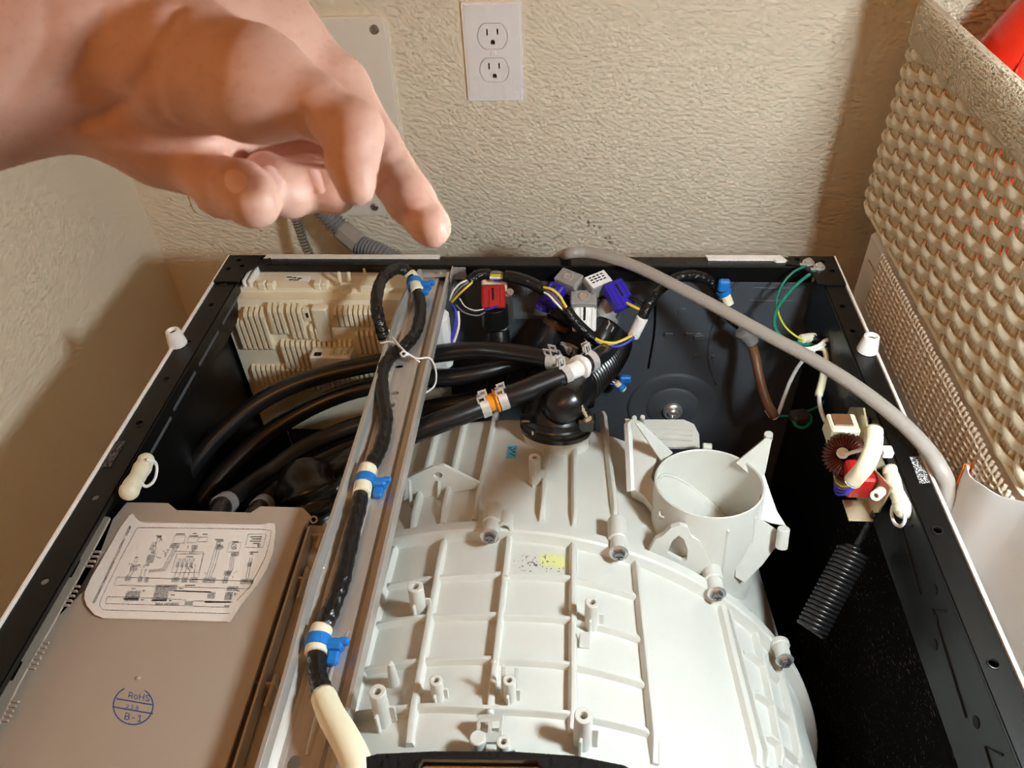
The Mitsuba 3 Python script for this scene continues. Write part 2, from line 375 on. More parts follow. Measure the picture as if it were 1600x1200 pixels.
for s in (-1, 1):
    br = Polygon([(s * .3405, -.0015), (s * .292, -.0015), (s * .287, -.016), (s * .300, -.021), (s * .311, -.036), (s * .312, -.055), (s * .3405, -.055)])
    hs = unary_union([Point(s * a, b).buffer(.0028, 10) for a, b in ((.326, -.012), (.332, -.030), (.318, -.024), (.300, -.008))])
    k = add('corner_bracket', ext(br.difference(hs) if br.exterior.is_ccw else Polygon(list(br.exterior.coords)[::-1]).difference(hs), .0022, np.array([[1, 0, 0, 0], [0, 1, 0, 0], [0, 0, 1, -.0010], [0, 0, 0, 1.]])), 'm_black_enamel', parent=cab, label='black corner bracket with holes')
add('base_pan', rbox([0, YF / 2, -.955], [2 * W2 - .03, -YF - .02, .02]), 'm_black_enamel', parent=cab)
# front wall of the cabinet, out of the frame below
add('front_frame', rbox([0, YF + .01, -.49], [2 * W2 - .008, .016, .975], .001), 'm_black_enamel', parent=cab)
# embossing and fittings of the back panel
YB = -.0072
def onback(px, py): return P(px, py, y=YB)
c = onback(1050, 636)
add('round_emboss', lathe([(.058, 0), (.056, .003), (.050, .0045), (.040, .003), (.034, .001), (.030, .004), (.016, .006), (0, .006)], 40, c, [0, -1, 0]), 'm_dark_enamel', parent=bp)
kb = add('transit_bolt', cat_(lathe([(0, 0), (.0125, 0), (.0125, .004), (.0105, .006), (.008, .005), (0, .005)], 24, c + [0, -.006, 0], [0, -1, 0]), panscrew(c + [0, -.011, 0], [0, -1, 0], .007)), 'm_chrome', parent=bp, label='shiny round transit bolt cap')
for (a, b, cc) in ((1180, 1243, 428), (1176, 1250, 449), (1170, 1246, 469)):
    add('louvre', tube([onback(a, cc), onback((a + b) / 2, cc + .5), onback(b, cc + 1)], [.0004, .0020, .0020, .0004], 8), 'm_dark_enamel', parent=bp)
for a, b in ((1045, 521), (1077, 521), (1091, 525)):
    add('tab', rbox(onback(a, b) + [0, -.0015, 0], [.011, .004, .006], .001), 'm_dark_enamel', parent=bp)
for a, b, r in ((1066, 487, .006), (1091, 527, .007), (1067, 419, .0035), (1086, 556, .003), (1113, 557, .003)):
    add('dimple', lathe([(r, 0), (r * .8, .0014), (0, .0016)], 18, onback(a, b), [0, -1, 0]), 'm_dark_enamel' if r > .0034 else 'm_dull_steel', parent=bp)
add('crease', tube([onback(1024, 478), onback(1022, 520), onback(1013, 575)], .0014, 6), 'm_black_enamel', parent=bp)
add('arc_emboss', tube([onback(1180, 418), onback(1145, 450), onback(1115, 510), onback(1108, 560), onback(1120, 600)], .0022, 8), 'm_dark_enamel', parent=bp)
# stickers on the top flanges
def on_flange(name, quad, m, z=-.0012, label=None):
    q = [P(a, b, z=z) for a, b in quad]; v = np.array(q + [x + [0, 0, .0004] for x in q])
    return add(name, trimesh.convex.convex_hull(v), m, False, parent=cab, label=label)
def foil(p, n, uv):
    return mix(lin((60, 60, 60)), lin((190, 188, 186)), sst(.45, .6, nz(p.x * 1400, p.y * 1400, 1.)))
mat('m_foil', 0, .5, tex=mikit.proc(foil))
on_flange('data_sticker', ((1421, 714), (1438, 713), (1454, 755), (1437, 756)), 'm_foil', label='speckled silver sticker')
def dotprint(p, n, uv):
    return mix(lin((34, 32, 31)), lin((80, 76, 73)), sst(.5, .6, nz(p.x * 900, p.y * 420, 1.)))
mat('m_dotprint', 0, .6, tex=mikit.proc(dotprint))
on_flange('stamped_code', ((181, 690), (196, 690), (173, 729), (158, 731)), 'm_dotprint', label='stamped code on the left flange')
# rubber plugs on the rim
for (px, py), lb in (((278, 531), 'white hollow rubber plug on the left edge of the washer'), ((1355, 541), 'white hollow rubber plug on the right edge of the washer')):
    b = P(px, py + 6, z=-.001)
    t = thing('rim_plug', lb, 'plug')
    add(t, lathe([(.0035, .0135), (.0035, .016), (.0050, .0175), (.0070, .0165), (.0090, .004), (.0094, .0), (.0, .0), (0, .0125), (.0035, .0125)], 28, b, [0, 0, 1]), 'm_white_plastic', 50)

# ---------------------------------------------------------------- the tub (its axis leans 13 degrees, front up)
AL = math.radians(13.); TAX = np.array([0, -math.cos(AL), math.sin(AL)]); TUP = np.array([0, math.sin(AL), math.cos(AL)])
RF = .298; RT = .2905
TO = P(800, 826, y=-.345); TO = TO - TUP * RF; TO[0] = 0.
def T(px, py, off=0., R=RT):
    """The photographed point on the tub's cylinder of radius R + off."""
    d = ray(px, py); o = CAM - TO
    d2, o2 = d - TAX * (d @ TAX), o - TAX * (o @ TAX); r = R + off
    a, b, c_ = d2 @ d2, 2 * d2 @ o2, o2 @ o2 - r * r
    t = (-b - math.sqrt(max(b * b - 4 * a * c_, 0))) / (2 * a)
    return CAM + d * t
def tnorm(p):
    v = p - TO; v = v - TAX * (v @ TAX); return v / np.linalg.norm(v)
def tub_at(th, s, r): return TO + TAX * s + r * (math.sin(th) * np.array([1., 0, 0]) + math.cos(th) * TUP)
def th_s(p):
    v = p - TO; return math.atan2(v[0], v @ TUP), v @ TAX
def RP(px, py, p0, n):
    d = ray(px, py); return CAM + d * (((p0 - CAM) @ n) / (d @ n))
def plate(pix, p0, n, th, m, key, parent, holes=(), label=None, smooth=30):
    """A flat plate of thickness th standing in the plane (p0, n), its outline given by photograph pixels."""
    M = zframe(p0, n); Mi = np.linalg.inv(M)
    def loc(l): return [(Mi @ np.r_[RP(a, b, p0, n), 1])[:2] for a, b in l]
    pg = Polygon(loc(pix)).buffer(0)
    for h in holes: pg = pg.difference(Polygon(loc(h)).buffer(0))
    M2 = M.copy(); M2[:3, 3] = M[:3, 3] - M[:3, 2] * th / 2
    return add(key, ext(pg, th, M2), m, smooth, parent=parent, label=label)
tub = thing('wash_tub', 'large white plastic tub of the washer with raised ribs and screw bosses', 'tub')
prof = [(.0, -.215), (.20, -.215), (.272, -.205), (.286, -.192), (RT, -.18), (RT, -.010), (RF + .001, -.008), (RF + .0035, -.005), (RF + .0035, .0045), (RF + .002, .0065), (RT + .001, .0078), (RT, .012), (RT, .19), (.285, .215), (.268, .235), (.225, .24), (.225, .22)]
add('shell', lathe(prof, 160, TO, TAX), 'm_tub', 25, parent=tub)
def rib(pts, w=.0042, h=.0075, key='rib', taper=True, n=10):
    """A rib that follows the photographed pixels over the tub."""
    q = [T(*a) for a in pts]; ts = spline([th_s(x) for x in q], n) if len(q) > 2 else np.array([np.array(th_s(q[0])) * (1 - u) + np.array(th_s(q[1])) * u for u in np.linspace(0, 1, 12)])
    path = np.array([tub_at(a, s, RT) for a, s in ts]); V, F = [], []
    pr = np.array([[-w * .62, -.003], [-w * .5, h - .0012], [-w * .32, h], [w * .32, h], [w * .5, h - .0012], [w * .62, -.003]])
    tan = np.gradient(path, axis=0)
    for i, p in enumerate(path):
        nn = tnorm(p); sd = np.cross(tan[i], nn); sd /= np.linalg.norm(sd)
        k = min(1., .35 + i * .65) if taper and i in (0,) else (.35 if taper and i == len(path) - 1 else 1.)
        V.append(p + np.outer(pr[:, 0], sd) + np.outer(np.where(pr[:, 1] > 0, pr[:, 1] * k, pr[:, 1]), nn))
    m = len(pr)
    for i in range(len(path) - 1):
        for j in range(m):
            a, b = i * m + j, i * m + (j + 1) % m; F += [[a, b, b + m], [a, b + m, a + m]]
    for e in (0, len(path) - 1):
        for j in range(1, m - 1):
            f = [e * m, e * m + j, e * m + j + 1]; F.append(f if e else f[::-1])
    return add(key, trimesh.Trimesh(np.vstack(V), F, process=False), 'm_tub_plain', 30, parent=tub)
# ribs along the axis
for l in ([(776, 645), (742, 814)], [(729, 655), (692, 820)], [(688, 665), (645, 830)], [(853, 703), (846, 816)], [(896, 700), (897, 824)], [(941, 645), (960, 815)],
          [(797, 832), (766, 1112)], [(697, 838), (640, 1165)], [(622, 850), (552, 1118)], [(894, 836), (893, 1150)], [(989, 868), (1022, 1196)]):
    rib(l, .0046)
# ribs around the tub
for l in ([(604, 922), (700, 907), (792, 903), (890, 909), (996, 938)], [(585, 983), (690, 968), (782, 967), (892, 974), (1002, 1004)],
          [(566, 1054), (685, 1037), (772, 1036), (892, 1045), (1008, 1075)], [(550, 1124), (672, 1110), (766, 1113), (892, 1122), (1016, 1150)]):
    rib(l, .0040, .0055)
    # small thickened ends where the rib meets the long ribs
    for a in (l[2],):
        add('rib_end', ico(T(*a, off=.0055), .0026, 2), 'm_tub_plain', True, parent=tub)
for l, w in (([(1118, 924), (1140, 1020), (1184, 1200)], .0060), ([(1128, 940), (1152, 1030), (1196, 1200)], .003), ([(1165, 955), (1192, 1060), (1218, 1200)], .004), ([(1196, 985), (1222, 1080), (1246, 1196)], .006)):
    rib(l, w, .006)
for l in ([(1160, 1020), (1212, 1066)], [(1172, 1084), (1228, 1128)], [(1190, 1150), (1240, 1192)], [(1136, 948), (1168, 958)]):
    rib(l, .0035, .006)
# flange bosses with bolts, the axis direction facing the viewer
for (px, py), L in (((767, 826), .036), ((966, 852), .040), ((1117, 915), .03), ((1222, 1018), .02)):
    p = T(px, py, .006, RF); a0 = p + TAX * .009
    fb_ = add('bolt_boss', cat_(cyl(a0 - TAX * L, a0, .0066, 24, bev=.0008), cyl(a0 - TAX * L, a0 - TAX * .014, .0082, 24, bev=.001)), 'm_tub_plain', 35, parent=tub)
    hb_ = hexbolt(a0, TAX, .0066)
    add('bolt', hb_[1], 'm_bolt', 25, parent=fb_, label='shiny hexagon head bolt'); add('washer', hb_[0], 'm_chrome', 25, parent=fb_)
p = T(789, 820, .004, RF)
add('bolt_boss', pipe(p - TAX * .012, p + TAX * .006, .0066, .0036), 'm_tub_plain', parent=tub)
def height(base, D, top):
    d = ray(*top); d /= np.linalg.norm(d); D = D / np.linalg.norm(D)
    w = CAM - base; b = d @ D; return ((w @ D) - (w @ d) * b) / (1 - b * b)
def boss(top, base, rpx, fins=2, ri=.42, tp=1.0):
    p = T(*base); D = np.array([0., .12, 1.]); D /= np.linalg.norm(D); h = height(p, D, top)
    sc = FPX / ((p - CAM) @ AX[2]); r = rpx / sc
    m = [lathe([(r * ri, h - .008), (r * ri, h - .0004), (r * ri + .0004, h), (r - .0005, h), (r, h - .0005), (r * (1.06 if tp == 1. else tp), -.008)], 24, p, D), lathe([(0, h - .008), (r * ri, h - .008)], 24, p, D)]
    for i in range(fins):
        a = -1.75 + i * 1.75 if fins > 1 else -1.5
        o = p + np.array([math.cos(a), math.sin(a) * .9, 0]) * r * 1.25 + D * h * .2
        m.append(put(rbox([0, 0, 0], [r * .9, .0018, h * .75], .0004), zframe(o - D * h * .04, D, [math.cos(a), math.sin(a), 0])))
    return add('screw_boss', cat_(*m), 'm_tub_plain', 35, parent=tub)
for a in (((652, 915), (655, 955), 12), ((922, 940), (924, 978), 11), ((595, 1078), (600, 1128), 13), ((682, 1062), (685, 1090), 10), ((797, 1062), (797, 1092), 10), ((908, 1117), (910, 1162), 14), ((835, 714), (836, 754), 9), ((788, 1158), (788, 1182), 11)):
    boss(*a)
p = T(616, 1068); D = np.array([0, .12, .99])
add('locating_pin', lathe([(.0045, -.004), (.0022, height(p, D, (610, 1036))), (0, height(p, D, (610, 1036)) + .0008)], 14, p, D), 'm_tub_plain', parent=tub)
p = T(748, 1172); h = height(p, D, (747, 1152)); add('locating_pin', cyl(p - D * .004, p + D * h, .005, 16), 'm_tub_plain', parent=tub)
# lattice guard and small gussets
p0 = T(767, 1152, .002); n = np.array([0, -.75, .66])
plate([(747, 1120), (786, 1118), (784, 1156), (744, 1156)], p0, n, .006, 'm_tub_plain', 'lattice_guard', tub, holes=[[(751, 1125), (764, 1124), (763, 1142), (750, 1142)], [(769, 1124), (781, 1123), (780, 1141), (768, 1142)]])
for l in ([(906, 990), (922, 988), (920, 1012), (905, 1010)], [(784, 1040), (790, 1040), (788, 1088), (783, 1092)], [(805, 1042), (809, 1042), (808, 1088), (804, 1092)]):
    plate(l, T((l[2][0] + l[3][0]) / 2, max(l[2][1], l[3][1])), np.array([.25, -.9, .35]), .002, 'm_tub_plain', 'gusset', tub)
# rear mounting lug with hole and two gussets
p0 = T(695, 770)
plate([(632, 748), (662, 734), (680, 726), (694, 726), (712, 735), (750, 754), (748, 760), (690, 772), (640, 785), (626, 790)], p0, TAX, .0035, 'm_tub_plain', 'mounting_lug', tub, holes=[[(685 + 7 * math.cos(t_), 741 + 5 * math.sin(t_)) for t_ in np.linspace(0, 6.28, 14)[:-1]]])
for l in ([(638, 750), (642, 751), (645, 790), (640, 792)], [(684, 752), (688, 752), (688, 777), (683, 777)]):
    plate(l, T(*l[2]), np.array([.4, -.8, .3]), .002, 'm_tub_plain', 'gusset', tub)
# recess outline, label and stamp
q = [T(a, b, .0004) for a, b in ((794, 697), (808, 697), (806, 715), (791, 716))]; v = np.array(q + [x + tnorm(x) * .0004 for x in q])
lab = add('paper_tag', trimesh.convex.convex_hull(v), 'm_cyan_label', False, parent=tub, label='small cyan paper tag')
ink = []
for i, (a, b) in enumerate(((797, 700), (800, 703), (804, 701), (803, 706), (798, 709), (802, 711))):
    c = T(a, b, .0009); ink.append(put(rbox([0, 0, 0], [.003 - .0006 * (i % 3), .0012, .0002], .00004), zframe(c, tnorm(c), [1, .3 * (i % 2), 0])))
add('print', ink, 'm_ink', False, parent=lab)
# round collar under the black boot
cb = T(869, 682); COL = cb.copy()
add('vent_collar', pipe(cb - TUP * .012, cb + TUP * .020, .0335, .030, 36), 'm_tub_plain', parent=tub)
for a, b in (((858, 668), (857, 706)), ((884, 668), (883, 704)), ((832, 672), (833, 700))):
    q = T(*b); h = .02; add('gusset', rbox(q + TUP * h / 2 + [0, .006, 0], [.0022, .012, h], .0004), 'm_tub_plain', parent=tub)
# ------- air duct inlet on the right of the tub
DC = P(1108, 752, z=-.052); DN = np.array([-.02, .16, .98]); DN /= np.linalg.norm(DN)
DR = .0475
duct = add('drying_duct', lathe([(DR - .0022, -.001), (DR - .0012, 0), (DR, -.0006), (DR + .001, -.03), (DR + .001, -.115), (DR - .0016, -.115), (DR - .0022, -.03), (DR - .0022, -.001)], 64, DC, DN), 'm_tub_plain', 30, parent=tub, label='open round duct mouth')
aa = np.linspace(0, 2 * np.pi, 64, endpoint=False); RI = DR - .0020
def floor_h(x): return np.clip(-.050 - .95 * x, -.098, -.009)
rings = [np.c_[RI * f * np.cos(aa), RI * f * np.sin(aa), floor_h(RI * f * np.cos(aa))] for f in np.linspace(.02, 1, 12)]
V = np.vstack(rings); F = []
for i in range(11):
    for j in range(64): q = (i * 64 + j, i * 64 + (j + 1) % 64, (i + 1) * 64 + (j + 1) % 64, (i + 1) * 64 + j); F += [[q[0], q[2], q[1]], [q[0], q[3], q[2]]]
F += [[0, k, k + 1] for k in range(1, 63)]
Md = zframe(DC, DN)
add('inner_floor', put(trimesh.Trimesh(np.vstack([V, V - [0, 0, .002]]), F + [[a_ + len(V), c_ + len(V), b_ + len(V)] for a_, b_, c_ in F], process=False), Md), 'm_tub_plain', 40, parent=duct)
add('inner_bead', put(sweep(rings[-1] * [.975, .975, 1], circ(.0017, 8), ring=True), Md), 'm_tub_plain', True, parent=duct)
add('vent_hole', put(rbox([0, 0, 0], [.002, .010, .016], .0009), frame(DC + np.array([.0445, -.012, -.016]), [1, -.25, 0], [.25, 1, 0])), 'm_dark_hole', parent=duct)

# ---------------------------------------------------------------- dryer beside the washer, with a work lamp standing on it
dry = thing('dryer', 'pale taupe side of the dryer that stands right of the washer under the woven basket', 'dryer')
DX0, DX1, DY1, DZ = .374, 1.06, .006, .033
add('body', rbox([(DX0 + DX1) / 2, (DY1 - .72) / 2, (DZ - .98) / 2], [DX1 - DX0, DY1 + .72, DZ + .98], .006), 'm_dryer', 30, parent=dry)
add('side_seam', rbox([DX0 - .0004, (DY1 - .012 - .72) / 2, .004], [.0012, .70, .0016], .0003), 'm_tray_dark', parent=dry)
lampt = thing('work_lamp', 'black clamp work lamp with a bright round bulb standing on the dryer', 'lamp')
add('bulb', ico(LAMP, LAMP_R), 'm_white_plastic', True, parent=lampt, emit=LAMP_L)
add('base', lathe([(0, 0), (.055, 0), (.055, .010), (.045, .016), (0, .016)], 32, [LAMP[0] + .11, LAMP[1] - .10, DZ]), 'm_lamp_black', parent=lampt)
add('arm', tube([[LAMP[0] + .11, LAMP[1] - .10, DZ + .01], [LAMP[0] + .11, LAMP[1] - .10, LAMP[2] - .05], [LAMP[0] + .08, LAMP[1] - .07, LAMP[2] + .05], [LAMP[0] + .01, LAMP[1] - .01, LAMP[2] + .050]], .006), 'm_lamp_black', parent=lampt)
add('added_hood', lathe([(.012, .050), (.040, .046), (.066, .024), (.068, .010), (.0665, .010), (.0645, .024), (.039, .0445), (.012, .0485), (.012, .050)], 40, LAMP), 'm_lamp_black', 40, parent=lampt)  # unseen hood, added to hold part of the bulb's light off the hand

# ---------------------------------------------------------------- sheet metal support rail over the tub
from shapely.geometry import LineString
rl = thing('support_rail', 'galvanised sheet metal channel running from the back rail to the front over the white tub', 'rail')
RY0, RY1 = -.030, -.705
My = np.array([[1, 0, 0, 0], [0, 0, -1, RY0], [0, 1, 0, 0], [0, 0, 0, 1.]])   # (x, z) profile extruded towards the front
def fold(pts): return ext(LineString(pts).buffer(.0006, cap_style=2, join_style=1), RY0 - RY1, My)
ZW = -.0105
lf = fold([(-.1290, -.013), (-.1290, .0008), (-.1266, .0012), (-.1240, -.0050), (-.1190, -.0092), (-.1150, ZW)])
rf = fold([(-.0925, ZW), (-.0910, -.0145), (-.0845, -.0145), (-.0822, -.0030), (-.0800, -.0030), (-.0796, -.0140)])
web = sbox(-.1152, RY1, -.0923, RY0)
hs = []
for px, py, a, b in ((623, 573, .0046, .0026), (616, 615, .0044, .0026), (610, 634, .0044, .0030), (607, 647, .0022, .0018), (554, 856, .0030, .0030), (459, 1193, .0046, .0046), (637, 434, .0022, .0022)):
    q = P(px, py, z=ZW); hs.append(affinity.scale(Point(q[0], q[1]).buffer(1, 12), a, b))
wm = ext(web.difference(unary_union(hs)), .0012, np.array([[1, 0, 0, 0], [0, 1, 0, 0], [0, 0, 1, ZW - .0006], [0, 0, 0, 1.]]))
lf = trimesh.Trimesh(lf.vertices, lf.faces, process=False)
def rail_shape(m):
    """The left edge of the channel steps in near its rear end and bulges a little in the middle."""
    v = m.vertices.copy(); y = v[:, 1]
    inn = np.interp(y, [-.60, -.50, -.46, -.43, -.36, -.10, -.05, -.03], [.0015, .0015, .0000, -.0012, .0010, .0030, .0095, .0150])
    w = np.clip((-.1080 - v[:, 0]) / .018, 0, 1); v[:, 0] += inn * w; m.vertices = v; return m
def slice_y(m, n=40):
    import trimesh.intersections
    v, f = trimesh.remesh.subdivide_to_size(m.vertices, m.faces, .03); return trimesh.Trimesh(v, f, process=False)
add('channel', cat_(rail_shape(slice_y(lf)), rail_shape(slice_y(wm)), rf), 'm_galv', 25, parent=rl)
for (a, b), (c_, d), r in (((597, 698), (562, 838), .0024), ((520, 1040), (480, 1180), .0030), ((545, 985), (524, 1030), .0016)):
    add('bead', tube([P(a, b, z=ZW), P((a + c_) / 2, (b + d) / 2, z=ZW + .0006), P(c_, d, z=ZW)], [r * .5, r, r * .5], 12, 10), 'm_galv', True, parent=rl, label='pressed stiffening bead')
for a, b in ((624, 480), (576, 643), (503, 886), (436, 1112), (688, 427)):
    add('rivet', lathe([(.0024, 0), (.0018, .0010), (0, .0013)], 14, P(a, b, z=-.0048 if a < 680 else -.002), [-.25 if a < 680 else 0, 0, 1]), 'm_chrome', True, parent=rl)
for i, (a, b) in enumerate(((621, 583), (623, 597), (618, 626), (609, 655), (526, 949))):
    q = P(a, b, z=ZW + .0006)
    add('stamped_mark', lathe([(.0014, 0), (.0022, 0), (.0022, .0004), (.0014, .0004), (.0014, 0)], 12, q, [0, 0, 1]), 'm_galv', False, parent=rl)
add('end_bracket', cat_(rbox([-.0775, -.030, -.012], [.0016, .022, .022], .0005), rbox([-.0700, -.024, -.008], [.016, .0016, .016], .0005), rbox([-.096, -.0245, -.0075], [.036, .014, .0016], .0004)), 'm_galv', 25, parent=rl)

# ---------------------------------------------------------------- beige drawer housing on the left
TZ = -.030
def flat(pix, z, h, m, key, parent, holes=(), label=None):
    pg = Polygon([P(a, b, z=z)[:2] for a, b in pix]).buffer(0)
    for q in holes: pg = pg.difference(Polygon([P(a, b, z=z)[:2] for a, b in q]).buffer(0))
    pg = pg.buffer(-.0008).buffer(.0008)
    return add(key, ext(pg, h, np.array([[1, 0, 0, 0], [0, 1, 0, 0], [0, 0, 1, z - h], [0, 0, 0, 1.]])), m, 30, parent=parent, label=label)
hz = thing('drawer_housing', 'flat beige plastic detergent drawer housing with slotted edges, left of the metal rail', 'housing')
flat([(198, 785), (263, 786), (276, 797), (392, 801), (407, 791), (473, 793), (486, 806), (481, 816), (474, 824), (350, 1206), (300, 1420), (-150, 1420), (-60, 1220), (0, 1127), (88, 966), (136, 918), (176, 812)], TZ, .0030, 'm_tray', 'cover', hz, label='flat beige cover plate')
flat([(155, 806), (146, 824), (119, 873), (127, 874), (112, 902), (90, 905), (74, 938), (79, 941), (66, 968), (29, 1031), (36, 1034), (20, 1063), (7, 1065), (-110, 1260), (-80, 1290), (30, 1066), (80, 978), (120, 906), (163, 826), (172, 808)], -.022, .002, 'm_tray', 'edge_strip', hz)
x0 = -.338
add('body', rbox([(-.330 - .158) / 2, (-.352 - .68) / 2, -.062], [.172, .325, .045], .003), 'm_tray_dark', parent=hz, label='brownish beige housing body')
lip_l = [P(485, 820, z=-.041), P(362, 1206, z=-.041), P(330, 1320, z=-.041)]
add('cover_step', sweep(np.array([P(479, 822, z=TZ), P(357, 1206, z=TZ), P(322, 1320, z=TZ)]), np.array([[-.003, -.014], [.0012, -.014], [.0012, -.0055], [0, -.0048], [0, -.0042], [-.0012, -.0035], [-.0012, -.0005], [-.0016, 0], [-.003, 0]]), up=[0, 0, 1.]), 'm_tray', parent=hz)
flat([(483, 820), (520, 823), (505, 870), (400, 1215), (372, 1320), (318, 1320), (352, 1206)], -.046, .006, 'm_tray', 'ledge', hz)
for a, b, w in ((495, 838, 18), (466, 905, 13), (415, 1070, 18)):
    q0, q1 = P(a - w, b + 2, z=-.041), P(a + w, b - 1, z=-.041)
    add('ledge_rib', rbox((q0 + q1) / 2 - [0, 0, .001], [np.linalg.norm(q1 - q0), .0022, .009], .0004), 'm_tray', parent=hz)
for a, b, c_, d in ((481, 888, 466, 935), (432, 1055, 415, 1105), (508, 820, 495, 858)):
    q0, q1 = P(a, b, z=-.040), P(c_, d, z=-.040)
    add('guide_wall', sweep(np.array([q0, q1]), np.array([[-.0012, -.008], [.0012, -.008], [.0012, .002], [-.0012, .002]]), up=[0, 0, 1.]), 'm_tray', parent=hz)
for (a, b), k in (((146, 862), 4), ((113, 916), 5), ((64, 1004), 4), ((51, 1029), 3), ((16, 1096), 5)):
    for i in range(k):
        q = P(a - i * 4.2, b + i * 7.4, z=-.0235)
        add('ladder_rung', rbox(q + [.002, 0, 0], [.0085, .0016, .0022], .0003), 'm_tray', parent=hz)
add('clip_tab', pipe(P(490, 812, z=-.034), P(490, 812, z=-.030), .0034, .0018, 18), 'm_tray', parent=hz)
add('nub', ico(P(216, 1060, z=TZ), .0018, 2), 'm_tray', True, parent=hz)
for (a, b, z_), (c_, d_, e_), r in (((349, 790, -.066), (372, 773, -.088), .0112), ((408, 793, -.075), (440, 760, -.112), .0102)):
    p_, q_ = P(a, b, z=z_), P(c_, d_, z=e_); dq = (q_ - p_) / np.linalg.norm(q_ - p_)
    add('hose_collar', pipe(p_ - dq * .004, p_ + dq * .010, r, r - .002, 28), 'm_grey_hose', parent=hz, label='grey collar on a hose end')
# ink stamp on the cover
st = [P(x, y, z=TZ + .0001) for x, y in ((208, 1102), (240, 1102), (208, 1132))]
sc_ = FPX / ((st[0] - CAM) @ AX[2])
ex = st[1] - st[0]; ey = -(st[2] - st[0])
Ms = np.eye(4); Ms[:3, 0] = ex / 32; Ms[:3, 1] = ey / 30; Ms[:3, 2] = [0, 0, 1]; Ms[:3, 3] = st[0]
ringp = Point(0, 0).buffer(32, 40).difference(Point(0, 0).buffer(30.0, 40))
ringp = affinity.scale(ringp, 1, .97).difference(sbox(-14, 24, 22, 40))
ln = [affinity.rotate(sbox(-27, 5, 30, 7), -10, origin=(0, 6)), affinity.rotate(sbox(-31, -9, 31, -7), -10, origin=(0, -8))]
stm = [put(ext(unary_union([ringp] + ln), .00012), Ms)]
for txt, hh, x, y in (('RoHS', 10, -9, 12), ('2 1 8', 6, -12, -4), ('B-1', 11, -15, -22)):
    tm = meshkit.text_mesh(txt, hh, .00012); tm = put(tm, trimesh.transformations.rotation_matrix(-.17, [0, 0, 1])); tm.apply_translation([x, y, 0]); stm.append(put(tm, Ms))
add('ink_stamp', stm, 'm_ink_blue', False, parent=hz, label='round blue ink stamp reading RoHS and B-1')

# ---------------------------------------------------------------- the wiring diagram sheet
sheet = thing('wiring_diagram_sheet', 'white paper sheet with a printed wiring diagram lying on the beige drawer housing', 'paper sheet')
LZ = TZ + .0012
def LP(zx, zy): return P(130 + zx / 5.16, 780 + zy / 5.16, z=LZ)
out = [(400, 115), (425, 150), (450, 175), (490, 188), (900, 196), (1440, 205), (1500, 190), (1545, 198), (1550, 260), (1530, 420), (1480, 560), (1400, 690), (1320, 790), (1260, 870), (1185, 990), (1120, 985), (700, 972), (300, 962), (160, 958), (90, 930), (30, 860), (8, 800), (12, 745), (60, 640), (200, 400), (300, 225), (370, 130)]
def lift(zx, zy):
    """How far the curled edges of the sheet stand off the housing."""
    h = .0010 * math.exp(-((zx - 60) / 120.) ** 2) + .004 * max(0, min(1, (430 - zx - zy * .55 + 30) / 300.)) ** 2 * (zy < 330)
    d = (zx - 1545 + max(0, zy - 200) * .46) / 200.
    return h + .006 * max(0, min(1.2, d + .55)) ** 2
pg = Polygon(out).buffer(-8).buffer(8)
v2, f2 = trimesh.creation.triangulate_polygon(pg.segmentize(40), engine='earcut')
v2, f2 = trimesh.remesh.subdivide_to_size(np.c_[v2, np.zeros(len(v2))], f2, 45)
def lp3(zx, zy, o=0.):
    p = LP(zx, zy); u = CAM - p; return p + u / u[2] * (lift(zx, zy) + o)
top = np.array([lp3(a, b) for a, b in v2[:, :2]]); n2 = len(top)
me = trimesh.Trimesh(top, f2); ou = me.outline() if False else None
ed = np.sort(np.vstack([f2[:, [0, 1]], f2[:, [1, 2]], f2[:, [2, 0]]]), 1); uq, ct = np.unique(ed, axis=0, return_counts=True); bd = uq[ct == 1]
ff = np.vstack([f2, f2[:, ::-1] + n2] + [[[a, b, b + n2], [a, b + n2, a + n2]] for a, b in bd])
add('paper', trimesh.Trimesh(np.vstack([top, top - [0, 0, .0003]]), ff, process=False), 'm_paper', True, parent=sheet)
ink = []
def stroke(pts, w=3.2):
    pts = np.asarray(pts, float); q = []
    for a, b in zip(pts[:-1], pts[1:]):
        n = max(1, int(np.linalg.norm(b - a) / 60)); q += [a + (b - a) * i / n for i in range(n)]
    q = np.array(q + [pts[-1]]); V, F = [], []
    for i, p in enumerate(q):
        t = q[min(i + 1, len(q) - 1)] - q[max(i - 1, 0)]; s = np.array([-t[1], t[0]]) / (np.linalg.norm(t) + 1e-9) * w / 2
        V += [lp3(*(p + s), .00025), lp3(*(p - s), .00025)]
    for i in range(len(q) - 1): F += [[2 * i, 2 * i + 1, 2 * i + 3], [2 * i, 2 * i + 3, 2 * i + 2]]
    ink.append(trimesh.Trimesh(V, F, process=False))
def blob(x0, y0, x1, y1, sk=-.25):
    stroke([((x0 + x1) / 2 - sk * (y1 - y0) / 2, y0), ((x0 + x1) / 2 + sk * (y1 - y0) / 2, y1)], x1 - x0)
def frame_(x0, y0, x1, y1, sk=-.3, w=3.):
    d = sk * (y1 - y0); stroke([(x0, y0), (x1, y0), (x1 + d, y1), (x0 + d, y1), (x0, y0)], w)
def words(x0, x1, y, hgt=8, sd=0):
    r = random.Random(sd + int(x0 * 7 + y)); x = x0
    while x < x1:
        w = r.uniform(8, 18); blob(x, y - hgt / 2, min(x + w, x1), y + hgt / 2, 0); x += w + 3
